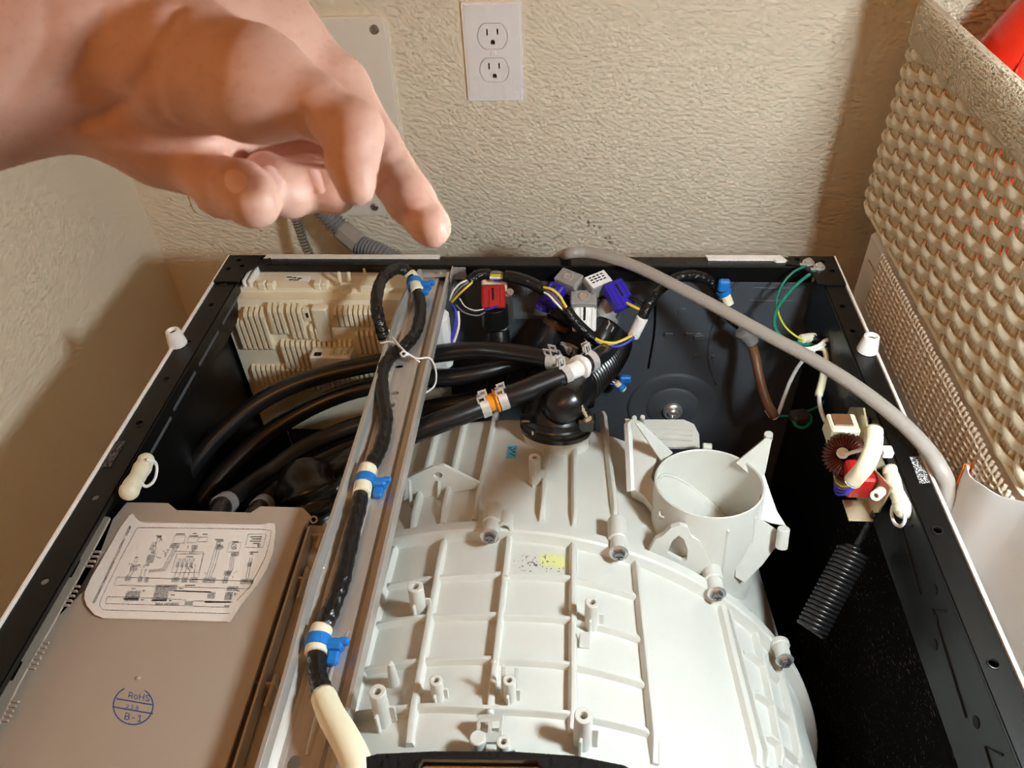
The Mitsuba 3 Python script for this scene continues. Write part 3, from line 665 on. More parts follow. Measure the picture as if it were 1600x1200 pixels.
def grid(x0, y0, x1, y1, nx, ny, sk=-.22):
    d = sk * (y1 - y0)
    for i in range(nx + 1):
        x = x0 + (x1 - x0) * i / nx; stroke([(x, y0), (x + d, y1)], 2.6)
    for j in range(ny + 1):
        y = y0 + (y1 - y0) * j / ny; e = sk * (y - y0); stroke([(x0 + e, y), (x1 + e, y)], 2.6)
    for i in range(nx):
        for j in range(ny):
            x = x0 + (x1 - x0) * (i + .5) / nx + sk * (y1 - y0) * (j + .5) / ny; y = y0 + (y1 - y0) * (j + .5) / ny
            if (i * 7 + j * 3) % 4: blob(x - 3, y - 2, x + 2, y + 3, 0)
stroke([(430, 240), (445, 228), (900, 233), (1440, 242), (1515, 252), (1508, 320), (1470, 460), (1400, 600), (1330, 720), (1240, 815)])
stroke([(430, 240), (300, 480), (150, 790), (130, 850), (150, 885), (180, 892), (700, 908), (1178, 922)])
stroke([(275, 628), (1370, 660), (1340, 722), (245, 692), (275, 628)])
stroke([(195, 785), (640, 800), (830, 812), (815, 858), (175, 842), (195, 785)]); stroke([(890, 818), (1205, 828)]); stroke([(880, 862), (1180, 872)])
stroke([(730, 738), (1030, 748)], 9)
for x in range(0, 8): stroke([(830 + x * 8, 822), (822 + x * 8, 858)], 3.6)
for x, y, nx in ((345, 620, 3), (450, 628, 2), (500, 630, 2), (720, 630, 4), (800, 632, 3), (865, 632, 4), (970, 635, 7), (1125, 640, 3), (1275, 645, 7)): grid(x, y, x + nx * 14, y + 36, nx, 2)
for x, y, nx, ny in ((350, 742, 8, 5), (590, 692, 12, 3), (575, 745, 8, 5), (1010, 752, 4, 3), (1165, 705, 6, 2), (1150, 750, 4, 4), (555, 408, 2, 2), (520, 450, 4, 4), (705, 360, 5, 2), (880, 372, 3, 2), (1070, 370, 4, 2), (1200, 425, 4, 2), (385, 530, 4, 3), (1140, 580, 4, 2), (1330, 510, 2, 2), (505, 520, 2, 1)): grid(x, y, x + nx * 14, y + ny * 15, nx, ny)
for x, y, w in ((325, 803, 120), (550, 815, 120), (980, 828, 210)): blob(x, y - 5, x + w, y + 6, 0)
frame_(740, 290, 830, 355); frame_(850, 305, 925, 350); frame_(935, 305, 1005, 342); frame_(1180, 350, 1275, 425); frame_(1330, 282, 1475, 388, -.25); frame_(755, 440, 975, 590, -.3); frame_(600, 310, 625, 345); frame_(420, 470, 440, 510)
for k in range(4): grid(770 + k * 36, 480, 790 + k * 36, 500, 1, 1); grid(755 + k * 36, 510, 775 + k * 36, 545, 2, 2); stroke([(765 + k * 36, 545), (735 + k * 36, 625)], 3)
for i in range(3):
    stroke([(1060 + i * 20, 400), (1030 + i * 20, 520), (990 + i * 20, 630)], 3); stroke([(1195 + i * 14, 440), (1175 + i * 14, 570), (1135 + i * 14, 640)], 3)
    stroke([(730 + i * 16, 385), (640 + i * 10, 560 + i * 8), (530, 572 + i * 8)], 3); stroke([(590 - i * 14, 345), (560 - i * 14, 410)], 3)
for i in range(2): stroke([(1345 + i * 18, 470), (1310 + i * 18, 640)], 3); stroke([(505 - i * 30, 560), (490 - i * 30, 625)], 3); stroke([(385 + i * 25, 575), (355 + i * 25, 620)], 3); stroke([(890 + i * 16, 400), (870 + i * 12, 440)], 3)
stroke([(735, 420), (970, 425), (930, 625)], 3); stroke([(900, 560), (890, 630)], 3)
stroke([(1215 + 20 * math.cos(a), 382 + 22 * math.sin(a)) for a in np.linspace(0, 6.3, 16)], 4); stroke([(1205, 395), (1218, 378), (1228, 398)], 6); stroke([(1090 + 18 * math.cos(a), 358 + 10 * math.sin(a)) for a in np.linspace(0, 6.3, 14)], 3)
for x0_, x1_, y in ((750, 820, 280), (860, 925, 296), (885, 915, 278), (965, 1000, 283), (1065, 1130, 325), (1075, 1135, 337), (1205, 1252, 343), (1340, 1415, 427), (1345, 1375, 441), (590, 635, 296), (600, 630, 306), (830, 885, 464), (1345, 1440, 303), (1360, 1440, 320), (1345, 1430, 338), (1370, 1425, 356), (820, 905, 694), (1240, 1262, 738), (390, 422, 722), (480, 500, 736), (465, 490, 811), (690, 715, 817), (775, 800, 720), (1140, 1180, 860), (705, 735, 772), (420, 440, 468)): words(x0_, x1_, y)
r_ = random.Random(5)
for i in range(60):
    x, y = r_.choice(((540, 380), (640, 300), (620, 440), (1190, 600), (690, 410), (860, 540), (1120, 380), (1200, 780), (410, 520), (480, 550), (1010, 580), (835, 400))); x += r_.uniform(-45, 45); y += r_.uniform(-30, 30); blob(x, y, x + 9, y + 7, 0)
stroke([(1405, 366), (1432, 368), (1416, 386), (1405, 366)], 7)
def label_text(txt, hpx, ox_, oy_, dx, dy):
    """Lettering laid on the sheet: reading direction (dx, dy), its up direction square to it, in sheet units."""
    tm = meshkit.text_mesh(txt, hpx, 1., bold=True); v, f = trimesh.remesh.subdivide_to_size(tm.vertices, tm.faces, 60) if False else (tm.vertices, tm.faces)
    keep = tm.face_normals[:, 2] > .5; L = math.hypot(dx, dy); ux, uy = dx / L, dy / L
    ink.append(trimesh.Trimesh([lp3(ox_ + a * ux + b * uy, oy_ + a * uy - b * ux, .00025) for a, b, _ in v], f[keep], process=False))
label_text('MODEL : FH4E3CTCYCLARWEEUS/WM4270HWA(EUS)', 19, 372, 212, -210, 440)
label_text('DISPLAY PWB', 20, 770, 834, -155, 1)
add('printed_diagram', ink, 'm_ink', False, parent=sheet, label='black printed wiring diagram')

# ---------------------------------------------------------------- cream control box in the rear left corner
cb_ = thing('control_box', 'cream plastic control board case with vertical cooling ribs in the rear left corner', 'control box')
YC = -.074
xa, xb = -.331, -.098
prof = Polygon([(-.010, -.010), (-.010, -.21), (YC, -.21), (YC, -.036), (-.066, -.024), (-.0635, -.0165), (-.050, -.0165), (-.0485, -.0115), (-.012, -.0105)])
Mx = np.array([[0, 0, 1, xa], [1, 0, 0, 0], [0, 1, 0, 0], [0, 0, 0, 1.]])
add('case', ext(prof, xb - xa, Mx), 'm_beige_case', 25, parent=cb_)
def crib(x0, y0, x1, y1, w=.0032, d=.0075):
    a, b = P(x0, y0, y=YC - d * .5), P(x1, y1, y=YC - d * .5); x = (a[0] + b[0]) / 2
    zt, zb = max(a[2], b[2]), min(a[2], b[2])
    pr = Polygon([(YC + .003, zb - .002), (YC - d + .003, zb), (YC - d, zb + .004), (YC - d, zt - .004), (YC - d + .003, zt), (YC + .003, zt + .002)])
    return add('cooling_rib', ext(pr, w, np.array([[0, 0, 1, x - w / 2], [1, 0, 0, 0], [0, 1, 0, 0], [0, 0, 0, 1.]])), 'm_beige_case', 30, parent=cb_)
for i in range(2): crib(370 + 8 * i, 500, 386 + 8 * i, 546)
for i in range(4): crib(383 + 8.4 * i, 487, 402 + 8.4 * i, 546)
for i in range(3): crib(419 + 8.8 * i, 480, 434 + 8.4 * i, 522)
for i in range(3): crib(449 + 8.4 * i, 481, 464 + 8.2 * i, 530)
for i in range(2): crib(485 + 8.2 * i, 509, 493 + 8.2 * i, 531)
for i in range(10): crib(521 + 8.1 * i, 484, 531 + 7.8 * i, 511)
for i in range(14): crib(438 + 8.2 * i, 534, 456 + 7.6 * i, 562 + (i < 6) * 14)
for i in range(5): crib(554 + 8.2 * i, 517, 568 + 8. * i, 553)
for i in range(26): crib(392 + 8.2 * i, 572, 408 + 7.7 * i, 602 + min(i, 6) * 1.5, .003, .006)
q0, q1 = P(497, 480, y=YC - .004), P(512, 532, y=YC - .004)
add('raised_pad', rbox((q0 + q1) / 2 + [0, .002, 0], [.018, .012, abs(q1[2] - q0[2])], .002), 'm_beige_case', parent=cb_)
q0 = P(480, 491, y=YC - .002); add('latch_window', cat_(rbox(q0, [.008, .006, .016], .001)), 'm_beige_case', parent=cb_); add('latch_slot', rbox(q0 + [.001, -.0032, .001], [.0025, .0016, .006], .0004), 'm_dark_hole', parent=cb_)
q0 = P(520, 558, y=YC - .012); k = add('connector', rbox(q0, [.047, .022, .018], .0018), 'm_white_plastic', parent=cb_, label='white connector block')
add('socket', rbox(q0 + [-.014, -.006, .0085], [.008, .006, .0030], .0005), 'm_dark_hole', parent=k)
add('latch', cat_(*[rbox(q0 + [x, -.002, .010], [.005, .010, .005], .001) for x in (.002, .011, .018)]), 'm_natural_nylon', parent=k)
# details on the top of the case
for a in (378, 388, 397): add('fin', rbox(P(a, 433, z=-.008) , [.0035, .030, .010], .0008), 'm_white_plastic', parent=cb_, label='white terminal fin')
for a in (410, 424, 497, 508): add('latch', rbox(P(a, 445, z=-.009), [.009, .010, .009], .0016), 'm_beige_case', parent=cb_)
for a in (533, 548): add('guide_post', cyl(P(a, 452, z=-.012), P(a, 452, z=-.012) + [0, .004, .020], .0022, 14), 'm_beige_case', parent=cb_)
add('guide_post', rbox(P(541, 450, z=-.008), [.012, .004, .014], .001), 'm_beige_case', parent=cb_); add('guide_post', cyl(P(572, 440, z=-.012), P(572, 440, z=-.012) + [0, .002, .016], .0014, 12), 'm_beige_case', parent=cb_)
add('upper_block', rbox(P(580, 447, z=-.009), [.024, .014, .009], .0016), 'm_beige_case', parent=cb_)
q = [P(a, b, z=-.0102) for a, b in ((447, 431), (486, 432), (483, 441), (444, 438))]
lb = add('rating_sticker', trimesh.convex.convex_hull(np.array(q + [x + [0, 0, .0004] for x in q])), 'm_paper', False, parent=cb_, label='small white sticker with a code')
add('print', [rbox(P(a, b, z=-.0097), [w, .0022, .0002], .00004) for a, b, w in ((452, 433, .006), (460, 434, .005), (468, 435, .005), (455, 437, .005), (463, 437.5, .006))], 'm_ink', False, parent=lb)
add('left_ear', cat_(rbox(P(367, 495, y=-.068), [.014, .006, .014], .001), rbox(P(366, 450, y=-.045), [.016, .006, .004], .001)), 'm_beige_case', parent=cb_)
add('side_clip', cyl(P(362, 456, y=-.045), P(362, 466, y=-.045), .003, 12), 'm_white_plastic', parent=cb_)
# white box beside the rail
wb = thing('float_housing', 'translucent white plastic housing standing right of the metal rail beside the black hoses', 'housing')
q0, q1 = P(692, 470, y=-.085), P(690, 545, y=-.085)
add(wb, rbox((P(686, 530, y=-.085)), [.026, .024, .075], .006), 'm_white_plastic', parent=None)

# ---------------------------------------------------------------- black hoses
def Z(*l): return [P(a, b, z=z) for a, b, z in l]
def hose(label, pts, r, group=None, m='m_black_rubber', n=16):
    t = thing('rubber_hose', label, 'hose', group); return t, add(t, tube(pts, r, n, 8), m, True)
hose('topmost black rubber hose arching left from the white Y connector past the cream control box', Z((868, 562, -.040), (800, 551, -.046), (740, 547, -.052), (660, 556, -.058), (560, 573, -.066), (470, 597, -.075), (400, 632, -.087), (340, 682, -.102), (296, 735, -.120), (262, 790, -.145), (245, 850, -.19)), .0098)
hose('black rubber hose just below the topmost one, passing under the metal rail', Z((880, 552, -.085), (800, 570, -.082), (720, 588, -.084), (640, 594, -.088), (560, 608, -.098), (490, 634, -.108), (420, 676, -.120), (360, 728, -.132), (310, 790, -.150), (290, 850, -.19)), .0100)
hose('black rubber hose ending in a grey clamp behind the beige drawer housing', Z((860, 610, -.105), (760, 622, -.105), (660, 640, -.108), (560, 664, -.115), (480, 698, -.118), (415, 742, -.112), (370, 775, -.085), (347, 791, -.064), (336, 814, -.060)), .0096)
hose('lowest black rubber hose curving down beside the black bellows', Z((640, 676, -.125), (570, 690, -.128), (500, 720, -.125), (440, 760, -.110), (404, 796, -.070), (392, 816, -.066)), .0086)
t, _ = hose('short thick black hose from the white Y connector to the orange ring joint', Z((887, 584, -.022), (850, 598, -.026), (815, 612, -.030), (788, 621, -.033)), .0108)

hose('thick black hose from the orange joint running under the metal rail to the left', Z((756, 633, -.036), (720, 647, -.038), (680, 662, -.041), (640, 678, -.046), (590, 697, -.054), (540, 722, -.068), (490, 757, -.090)), .0108)
hose('black hose rising from the white Y connector to the valves at the back panel', Z((912, 570, -.026), (928, 561, -.034), (944, 550, -.050), (956, 536, -.075), (962, 520, -.105)), .0098)
bl = thing('black_bellows', 'black corrugated bellows hose standing between the drawer housing and the metal rail', 'bellows')
add(bl, corrugated([P(468, 730, z=-.060) + [0, 0, -.04], P(482, 762, z=-.075), P(494, 800, z=-.095), P(500, 840, z=-.15)], .026, .0085, .0030, 28), 'm_rubber_boot', True)
# fittings between the hoses
yc = thing('y_connector', 'white plastic Y connector joining three black hoses beside the black boot', 'connector')
c0, c1, c2 = P(884, 586, z=-.0215), P(915, 569, z=-.0255), P(866, 563, z=-.040)
dd = (c1 - c0) / np.linalg.norm(c1 - c0)
add('body', cyl(c0, c1, .0085, 24), 'm_white_plastic', parent=yc)
add('branch', tube([c2, P(880, 566, z=-.036), (c0 + c1) / 2], .0062, 16, 6), 'm_white_plastic', parent=yc)
add('collar', pipe(c0 + (c1 - c0) * .62, c0 + (c1 - c0) * .82, .0125, .006, 28), 'm_white_plastic', parent=yc)
oj = thing('orange_ring_joint', 'orange ring joint between two black hoses near the tub', 'joint')
j0, j1 = P(759, 632, z=-.036), P(786, 622, z=-.033)
add('ring', lathe([(.008, 0), (.0115, .0006), (.0118, .0016), (.0115, .0026), (.008, .003), (.008, 0)], 32, j0 + (j1 - j0) * .52, j1 - j0), 'm_orange', 40, parent=oj)
add('sleeve', cyl(j0, j1, .0088, 24), 'm_orange', parent=oj)
def clamp(label, p, d, r, up=(0, -.25, 1), w=.0085):
    """A spring clamp: a band round the hose and two upturned tabs with cut-outs."""
    t = thing('spring_clamp', label, 'hose clamp', None); d = np.asarray(d, float); d /= np.linalg.norm(d)
    M = zframe(p, d, up)
    a = np.linspace(.28, 2 * np.pi - .28, 40); rr = r + .0007
    band = sweep(np.c_[rr * np.cos(a), rr * np.sin(a), 0 * a], np.array([[-.0005, -w / 2], [.0005, -w / 2], [.0005, w / 2], [-.0005, w / 2]]), up=[0, 0, 1.])
    add('band', put(band, M), 'm_clamp', 30, parent=t)
    for s in (-1, 1):
        fr = sbox(-w / 2, 0, w / 2, .0105).difference(sbox(-w * .28, .002, w * .28, .0080))
        m = ext(fr, .0010, None)
        Ml = np.eye(4); Ml[:3, 0], Ml[:3, 1], Ml[:3, 2] = [0, 0, 1], [1, 0, 0], [0, 1, 0]; Ml[:3, 3] = [r - .0004, s * .0032 - .0005, -s * .0015]
        add('tab', put(put(m, Ml), M), 'm_clamp', 30, parent=t)
    return t
clamp('spring clamp where the topmost black hose meets the white Y connector', P(864, 562, z=-.040), c2 - P(800, 551, z=-.046), .0098)
clamp('spring clamp on the short thick hose at the near end of the white Y connector', P(878, 588, z=-.0225), dd, .0108, (0, .4, 1))
clamp('spring clamp beyond the collar of the white Y connector, towards the valves', P(921, 565, z=-.0275), dd, .0098, (-.2, .5, 1))
clamp('left one of the two spring clamps beside the orange ring', P(757, 633, z=-.036), j1 - j0, .0108)
clamp('right one of the two spring clamps beside the orange ring', P(785, 622, z=-.033), j1 - j0, .0108)
# black rubber boot on the tub collar
bt = thing('rubber_boot', 'black rubber elbow boot clamped on the white collar of the tub', 'boot')
b0 = COL + TUP * .012
add('skirt', lathe([(.032, -.004), (.0355, -.003), (.0368, .002), (.0350, .004), (.0355, .0070), (.0366, .0085), (.0355, .011), (.0335, .0125), (.0340, .015), (.0325, .017), (.0300, .021), (.0260, .029), (.0225, .036), (.0200, .041), (0, .041)], 48, b0, TUP + np.array([.04, .10, 0])), 'm_rubber_boot', 40, parent=bt)
e0 = b0 + (TUP + np.array([.04, .10, 0])) * .026
ep = [e0, P(880, 632, z=-.040), P(892, 616, z=-.044), P(906, 600, z=-.053)]
add('elbow', tube(ep, [.0195, .0198, .0198, .0200], 28, 6), 'm_rubber_boot', True, parent=bt)
add('bellows_end', corrugated([P(903, 603, z=-.051), P(920, 586, z=-.060), P(938, 568, z=-.075), P(953, 548, z=-.100), P(962, 530, z=-.135)], .0205, .0070, .0022, 28), 'm_rubber_boot', True, parent=bt)
for a in (-2.2, -1.35, -.6):
    q0 = b0 + np.array([math.cos(a) * .033, math.sin(a) * .033, .017]); q1 = e0 + np.array([math.cos(a) * .0235, math.sin(a) * .0235, .010])
    add('rib', tube([q0, (q0 + q1) / 2 + np.array([math.cos(a), math.sin(a), 0]) * -.002, q1], .0013, 6), 'm_rubber_boot', True, parent=bt)
s0, s1 = P(903, 625, z=-.030), P(917, 652, z=-.046)
for c_, d_, e_ in (((916, 660), -.060, [.018, .014, .016]), ((822, 655), -.054, [.010, .012, .006])): add('clamp_lug', rbox(P(*c_, z=d_), e_, .002), 'm_rubber_boot', parent=bt)
k = add('clamp_screw', cat_(cyl(s0, s1, .0016, 10), *[cyl(s0 + (s1 - s0) * f, s0 + (s1 - s0) * (f + .09), .0022, 12) for f in (.1, .3, .5, .7)], cyl(s1, s1 + (s1 - s0) * .18, .0042, 6)), 'm_zinc', parent=bt, label='brassy clamp screw')
add('clamp_band', lathe([(.0338, 0), (.0348, 0), (.0348, .005), (.0338, .005), (.0338, 0)], 48, b0 + TUP * .0110, TUP + np.array([.04, .10, 0])), 'm_rubber_boot', parent=bt)

# ---------------------------------------------------------------- water valves at the back panel
vb = thing('valve_bracket', 'raised dark bracket plate with mirrored embossed lettering on the back panel behind the valves', 'bracket')
yv = -.016
pgb = [(716, 422), (968, 418), (972, 470), (966, 520), (890, 500), (745, 498), (728, 470)]
pts = [P(a, b, y=yv) for a, b in pgb]
pb = Polygon([(q[0], q[2]) for q in pts]).buffer(-.006).buffer(.006)
Mv = np.array([[1, 0, 0, 0], [0, 0, -1, yv + .007], [0, 1, 0, 0], [0, 0, 0, 1.]])
add('bracket_plate', cat_(ext(pb, .006, Mv), ext(pb.buffer(-.004), .0075, Mv)), 'm_bracket', 30, parent=vb)
def emb(txt, px, py, h, mirror=True):
    tm = meshkit.text_mesh(txt, h, .0016, bold=True); q = P(px, py, y=yv - .0003)
    M = np.eye(4); M[:3, 0] = [-1 if mirror else 1, 0, 0]; M[:3, 1] = [0, 0, 1]; M[:3, 2] = [0, -1, 0]; M[:3, 3] = q
    m = put(tm, M)
    if mirror: m.invert()
    return add('embossed_lettering', m, 'm_bracket', 30, parent=vb)
emb('HOT', 836, 463, .0095); emb('RG', 833, 488, .0085); emb('FD', 866, 488, .0085)
def vblock(p, yaw, tilt, s, m, b=.0015):
    R_ = trimesh.transformations.euler_matrix(tilt, 0, yaw, 'sxyz'); R_[:3, 3] = p; return put(rbox([0, 0, 0], s, b), R_)
def valve(label, p, yaw, sticker=None):
    t = thing('water_valve', label, 'valve'); R_ = trimesh.transformations.euler_matrix(.28, 0, yaw, 'sxyz'); R_[:3, 3] = p
    add('cap', put(cat_(rbox([0, 0, 0], [.028, .019, .008], .001), rbox([0, 0, -.010], [.026, .017, .016], .001)), R_), 'm_valve_grey', parent=t)
    add('coil_frame', put(cat_(rbox([.0, 0, -.011], [.030, .011, .020], .0006), rbox([.012, -.0088, -.006], [.003, .002, .004], .0003), rbox([-.012, -.0088, -.006], [.003, .002, .004], .0003)), R_), 'm_dull_steel', parent=t)
    if sticker:
        k = add('sticker', put(rbox([0, 0, .0042], [.026, .017, .0004], .0001), R_), 'm_paper', parent=t, label='small white sticker with print')
        add('print', [put(rbox([-.008 + .005 * (i % 4), .005 - .0035 * (i // 4), .0046], [.0034, .0016, .0003], .00005), R_) for i in range(12)], 'm_ink', False, parent=k)
    else:
        add('cap_boss', put(lathe([(.0062, .0036), (.0060, .0050), (.0045, .0056), (.0042, .0046), (0, .0046)], 24), R_), 'm_chrome', 40, parent=t, label='shiny round boss on top')
        add('cap_mark', put(cat_(rbox([0, 0, .0050], [.0060, .0016, .0012], .0003), rbox([.0012, .0020, .0050], [.0016, .0050, .0012], .0003)), R_), 'm_chrome', parent=t)
    add('coil', put(cyl([0, -.002, -.018], [0, -.002, -.034], .0095, 20), R_), 'm_black_rubber', parent=t)
    return t
def at(px, py, y): return P(px, py, y=y)
v1 = at(889, 436, -.033); v2 = at(934, 440, -.036); v3 = at(912, 467, -.052)
valve('left grey water valve with a shiny round boss on its cap', v1, -.62)
valve('right grey water valve with a printed white sticker on its cap', v2, .62, True)
valve('middle grey water valve with a white connector hanging below it', v3, 0)
def conn(label, p, yaw, tilt, s, m, cat='connector', slot=None):
    t = thing('wire_connector', label, cat); R_ = trimesh.transformations.euler_matrix(tilt, 0, yaw, 'sxyz'); R_[:3, 3] = p
    x, y, z = s
    add('shell', put(cat_(rbox([0, 0, 0], s, .0012), rbox([0, -y * .1, z * .5], [x * .34, y * .75, .0028], .0006), rbox([x * .36, 0, z * .5], [x * .12, y * .8, .0022], .0005), rbox([-x * .36, 0, z * .5], [x * .12, y * .8, .0022], .0005)), R_), m, parent=t)
    if slot: add('slot', put(rbox([0, y * .1, z * .5 + .0014], [x * .1, y * .5, .0006], .0002), R_), slot, parent=t)
    return t
conn('blue plug on the left grey water valve', at(864, 462, -.045), -.62, .5, [.018, .026, .013], 'm_blue_conn', slot='m_black_wire')
conn('small blue plug below the black taped cable left of the valves', at(851, 474, -.040), -.62, .9, [.015, .018, .010], 'm_blue_conn')
conn('large blue plug on the right grey water valve', at(966, 462, -.050), .62, .55, [.024, .032, .012], 'm_blue_conn', slot='m_black_wire')
conn('white plug below the middle grey water valve', at(913, 492, -.058), 0., 1.0, [.026, .036, .014], 'm_white_plastic', slot='m_dark_hole')
conn('red plug on the separate hot water valve', at(771, 463, -.047), .03, .95, [.026, .026, .012], 'm_red_conn', slot='m_dark_hole')
hv = thing('hot_water_valve', 'separate dark hot water valve below the red plug', 'valve')
add('terminal_block', vblock(at(773, 450, -.034), .03, .5, [.028, .012, .022], None), 'm_natural_nylon', parent=hv, label='cream terminal block')
add('body', cyl(at(772, 476, -.044), at(774, 506, -.044), .0155, 24), 'm_black_rubber', parent=hv)
add('side_plate', rbox(at(794, 478, -.034), [.010, .016, .042], .002), 'm_dull_steel', parent=hv)
add('outlet_neck', cyl(at(776, 502, -.044), at(778, 520, -.046), .0105, 20), 'm_valve_grey', parent=hv)
add('screw', panscrew(at(797, 456, -.040), [0, -1, .5], .004), 'm_chrome', parent=hv)
for lb, a, b, r in (('left black tube running down from the hot water valve', (778, 516, -.046), (782, 560, -.060), .013), ('black tube with a brown stripe between the hot valve and the middle valve', (872, 500, -.040), (845, 555, -.060), .014), ('black tube below the right water valve', (950, 505, -.055), (925, 560, -.085), .014)):
    p, q = at(*a), at(*b); t = thing('valve_tube', lb, 'tube')
    add(t, tube([p, (p + q) / 2 + [0, 0, .003], q, q + [-.01, -.02, -.05]], r, 18), 'm_black_rubber', True)
bb = thing('brown_band', 'brown ring round the black tube between the valves', 'ring')
p, q = at(872, 500, -.040), at(845, 555, -.060); add(bb, pipe(p + (q - p) * .06, p + (q - p) * .2, .0150, .012, 24), 'm_brown_wire')
gl = thing('grey_elbow', 'pale grey elbow fitting below the large blue plug', 'elbow')
add(gl, tube([at(952, 470, -.030), at(946, 490, -.040), at(934, 500, -.046), at(926, 512, -.05)], [.012, .012, .011, .011], 18), 'm_valve_grey', True)
clamp('small spring clamp on the tube under the middle valve', at(888, 545, -.062), [-.3, -.4, -.8], .010, (.3, -.8, .5))
clamp('small spring clamp below the pale grey elbow', at(948, 500, -.052), [-.4, -.2, -.8], .0105, (.3, -.8, .5))

# ---------------------------------------------------------------- more of the drying duct
def dplate(pix, p0, n, th, key='web', holes=()): return plate(pix, np.asarray(p0), np.asarray(n, float), th, 'm_tub_plain', key, duct, holes)
pL = DC + np.array([-.058, .012, -.022])
dplate([(978, 662), (997, 664), (1030, 714), (1018, 752), (1042, 802), (1034, 818), (1006, 780), (986, 770)], pL - np.array([0, 0, .010]), [-.15, -.25, .95], .020, 'side_panel')
dplate([(978, 662), (985, 655), (988, 766), (983, 768)], pL, [1, .05, .2], .003)
dplate([(992, 660), (1000, 658), (1050, 706), (1034, 722)], pL + np.array([.02, .02, -.005]), [.55, -.8, .2], .003)
for a, b in ((991, 652), (1004, 651), (997, 662)): add('peg', cyl(P(a, b + 10, z=-.080), P(a, b, z=-.066), .0025, 12), 'm_tub_plain', parent=duct)
pr = P(1050, 680, z=-.105)
dplate([(1004, 657), (1068, 657), (1084, 664), (1092, 680), (1093, 700), (1030, 700), (1000, 676)], pr, [0, -.25, .97], .004, 'rear_panel')
for yy in (664, 671, 678, 685): add('slat', tube([P(1012 + (yy - 664) * .8, yy, z=-.1025), P(1050, yy + 1, z=-.1025), P(1082, yy + 3, z=-.1025)], .0010, 6), 'm_tub_plain', parent=duct)
add('rear_panel_lug', cyl(P(1098, 698, z=-.085), P(1112, 699, z=-.085), .004, 14), 'm_tub_plain', parent=duct)
dplate([(1150, 722), (1196, 684), (1206, 686), (1196, 735), (1190, 752), (1180, 748)], DC + np.array([.052, .01, -.03]), [-.15, -.8, .5], .004, 'spike')
add('spike_knob', cyl(P(1200, 686, z=-.068), P(1201, 678, z=-.060), .0042, 16), 'm_tub_plain', parent=duct)
dplate([(1180, 748), (1194, 742), (1204, 772), (1214, 800), (1228, 822), (1206, 818), (1170, 806), (1186, 785)], DC + np.array([.05, -.012, -.030]), [-.1, -.5, .85], .004, 'side_web')
dplate([(1162, 800), (1190, 812), (1220, 832), (1222, 846), (1206, 858), (1190, 880), (1162, 908), (1148, 900), (1146, 850)], DC + np.array([.032, -.040, -.035]), [.30, -.88, .35], .004, 'side_web')
lg = P(1224, 838, z=-.075)
add('lug', cyl(lg + [0, .004, .006], lg + [0, -.003, -.012], .0052, 18), 'm_tub_plain', parent=duct)
p0 = T(1060, 878, .004)
dplate([(1014, 858), (1024, 840), (1036, 834), (1048, 822), (1062, 818), (1074, 822), (1080, 836), (1094, 844), (1104, 862), (1118, 900), (1100, 896), (1060, 884), (1020, 872)], p0, TAX, .005, 'front_bracket',
       holes=[[(1042, 862), (1050, 842), (1060, 834), (1068, 840), (1074, 856), (1073, 872), (1066, 874)]])
for l in ([(1104, 848), (1108, 848), (1114, 888), (1110, 890)], [(1132, 868), (1136, 868), (1142, 900), (1138, 902)], [(1146, 874), (1150, 874), (1160, 906), (1156, 908)]):
    dplate(l, T(l[2][0], l[2][1], .004), [.3, -.85, .4], .003, 'gusset')
add('locating_pin', pipe(P(1036, 808, z=-.075), P(1036, 802, z=-.066), .004, .002, 16), 'm_tub_plain', parent=duct)
for a0_, a1_ in ((-1.35, .0), (-.75, .0)):
    o = DC + np.array([math.cos(a0_), math.sin(a0_), 0]) * (DR + .0012)
    add('body_ridge', tube([o - DN * .006, o - DN * .09], .0016, 8), 'm_tub_plain', parent=duct)

# ---------------------------------------------------------------- taped harness along the rail
hn = thing('wire_harness', 'black taped wire harness looping over the control box and running along the metal rail', 'wire harness')
h1 = Z((601, 530, -.004), (592, 500, .012), (588, 470, .022), (597, 436, .022), (620, 420, .018), (640, 428, .010), (652, 455, .001), (657, 485, -.003), (650, 518, -.0032), (633, 540, -.0032), (612, 556, -.0032), (598, 580, -.0030), (598, 620, -.0032), (603, 655, -.0034), (596, 695, -.0034), (583, 722, -.0034), (569, 750, -.0034), (560, 795, -.0034), (548, 845, -.0034), (535, 905, -.0034), (517, 955, -.0034), (500, 992, -.0030), (495, 1020, -.0028), (498, 1060, -.002), (509, 1094, .000))
p = spline(h1, 10); rr = .0062 * (1 + .05 * np.sin(np.arange(len(p)) * 1.7) + .04 * np.sin(np.arange(len(p)) * .6))
add('taped_bundle', sweep(p, circ(1., 14), scale=rr), 'm_black_tape', True, parent=hn)
add('white_sleeve', tube(Z((504, 1085, -.001), (518, 1118, .003), (538, 1152, .006), (556, 1190, .006), (572, 1250, .0), (580, 1300, -.01)), [.0082, .0090, .0092, .0092], 18), 'm_cream_sleeve', True, parent=hn, label='thick cream white sleeve')
for l in (((640, 428, .0095), (646, 437, .006), (653, 456, .001)), ((576, 730, -.0034), (570, 748, -.0034), (565, 772, -.0034)), ((504, 980, -.0030), (497, 1000, -.0028), (493, 1022, -.0026)), ((599, 518, .000), (602, 532, -.006))):
    add('white_tape', tube(Z(*l), .0076 if l[0][0] < 590 else .0070, 16), 'm_cream_sleeve', True, parent=hn, label='band of white tape')
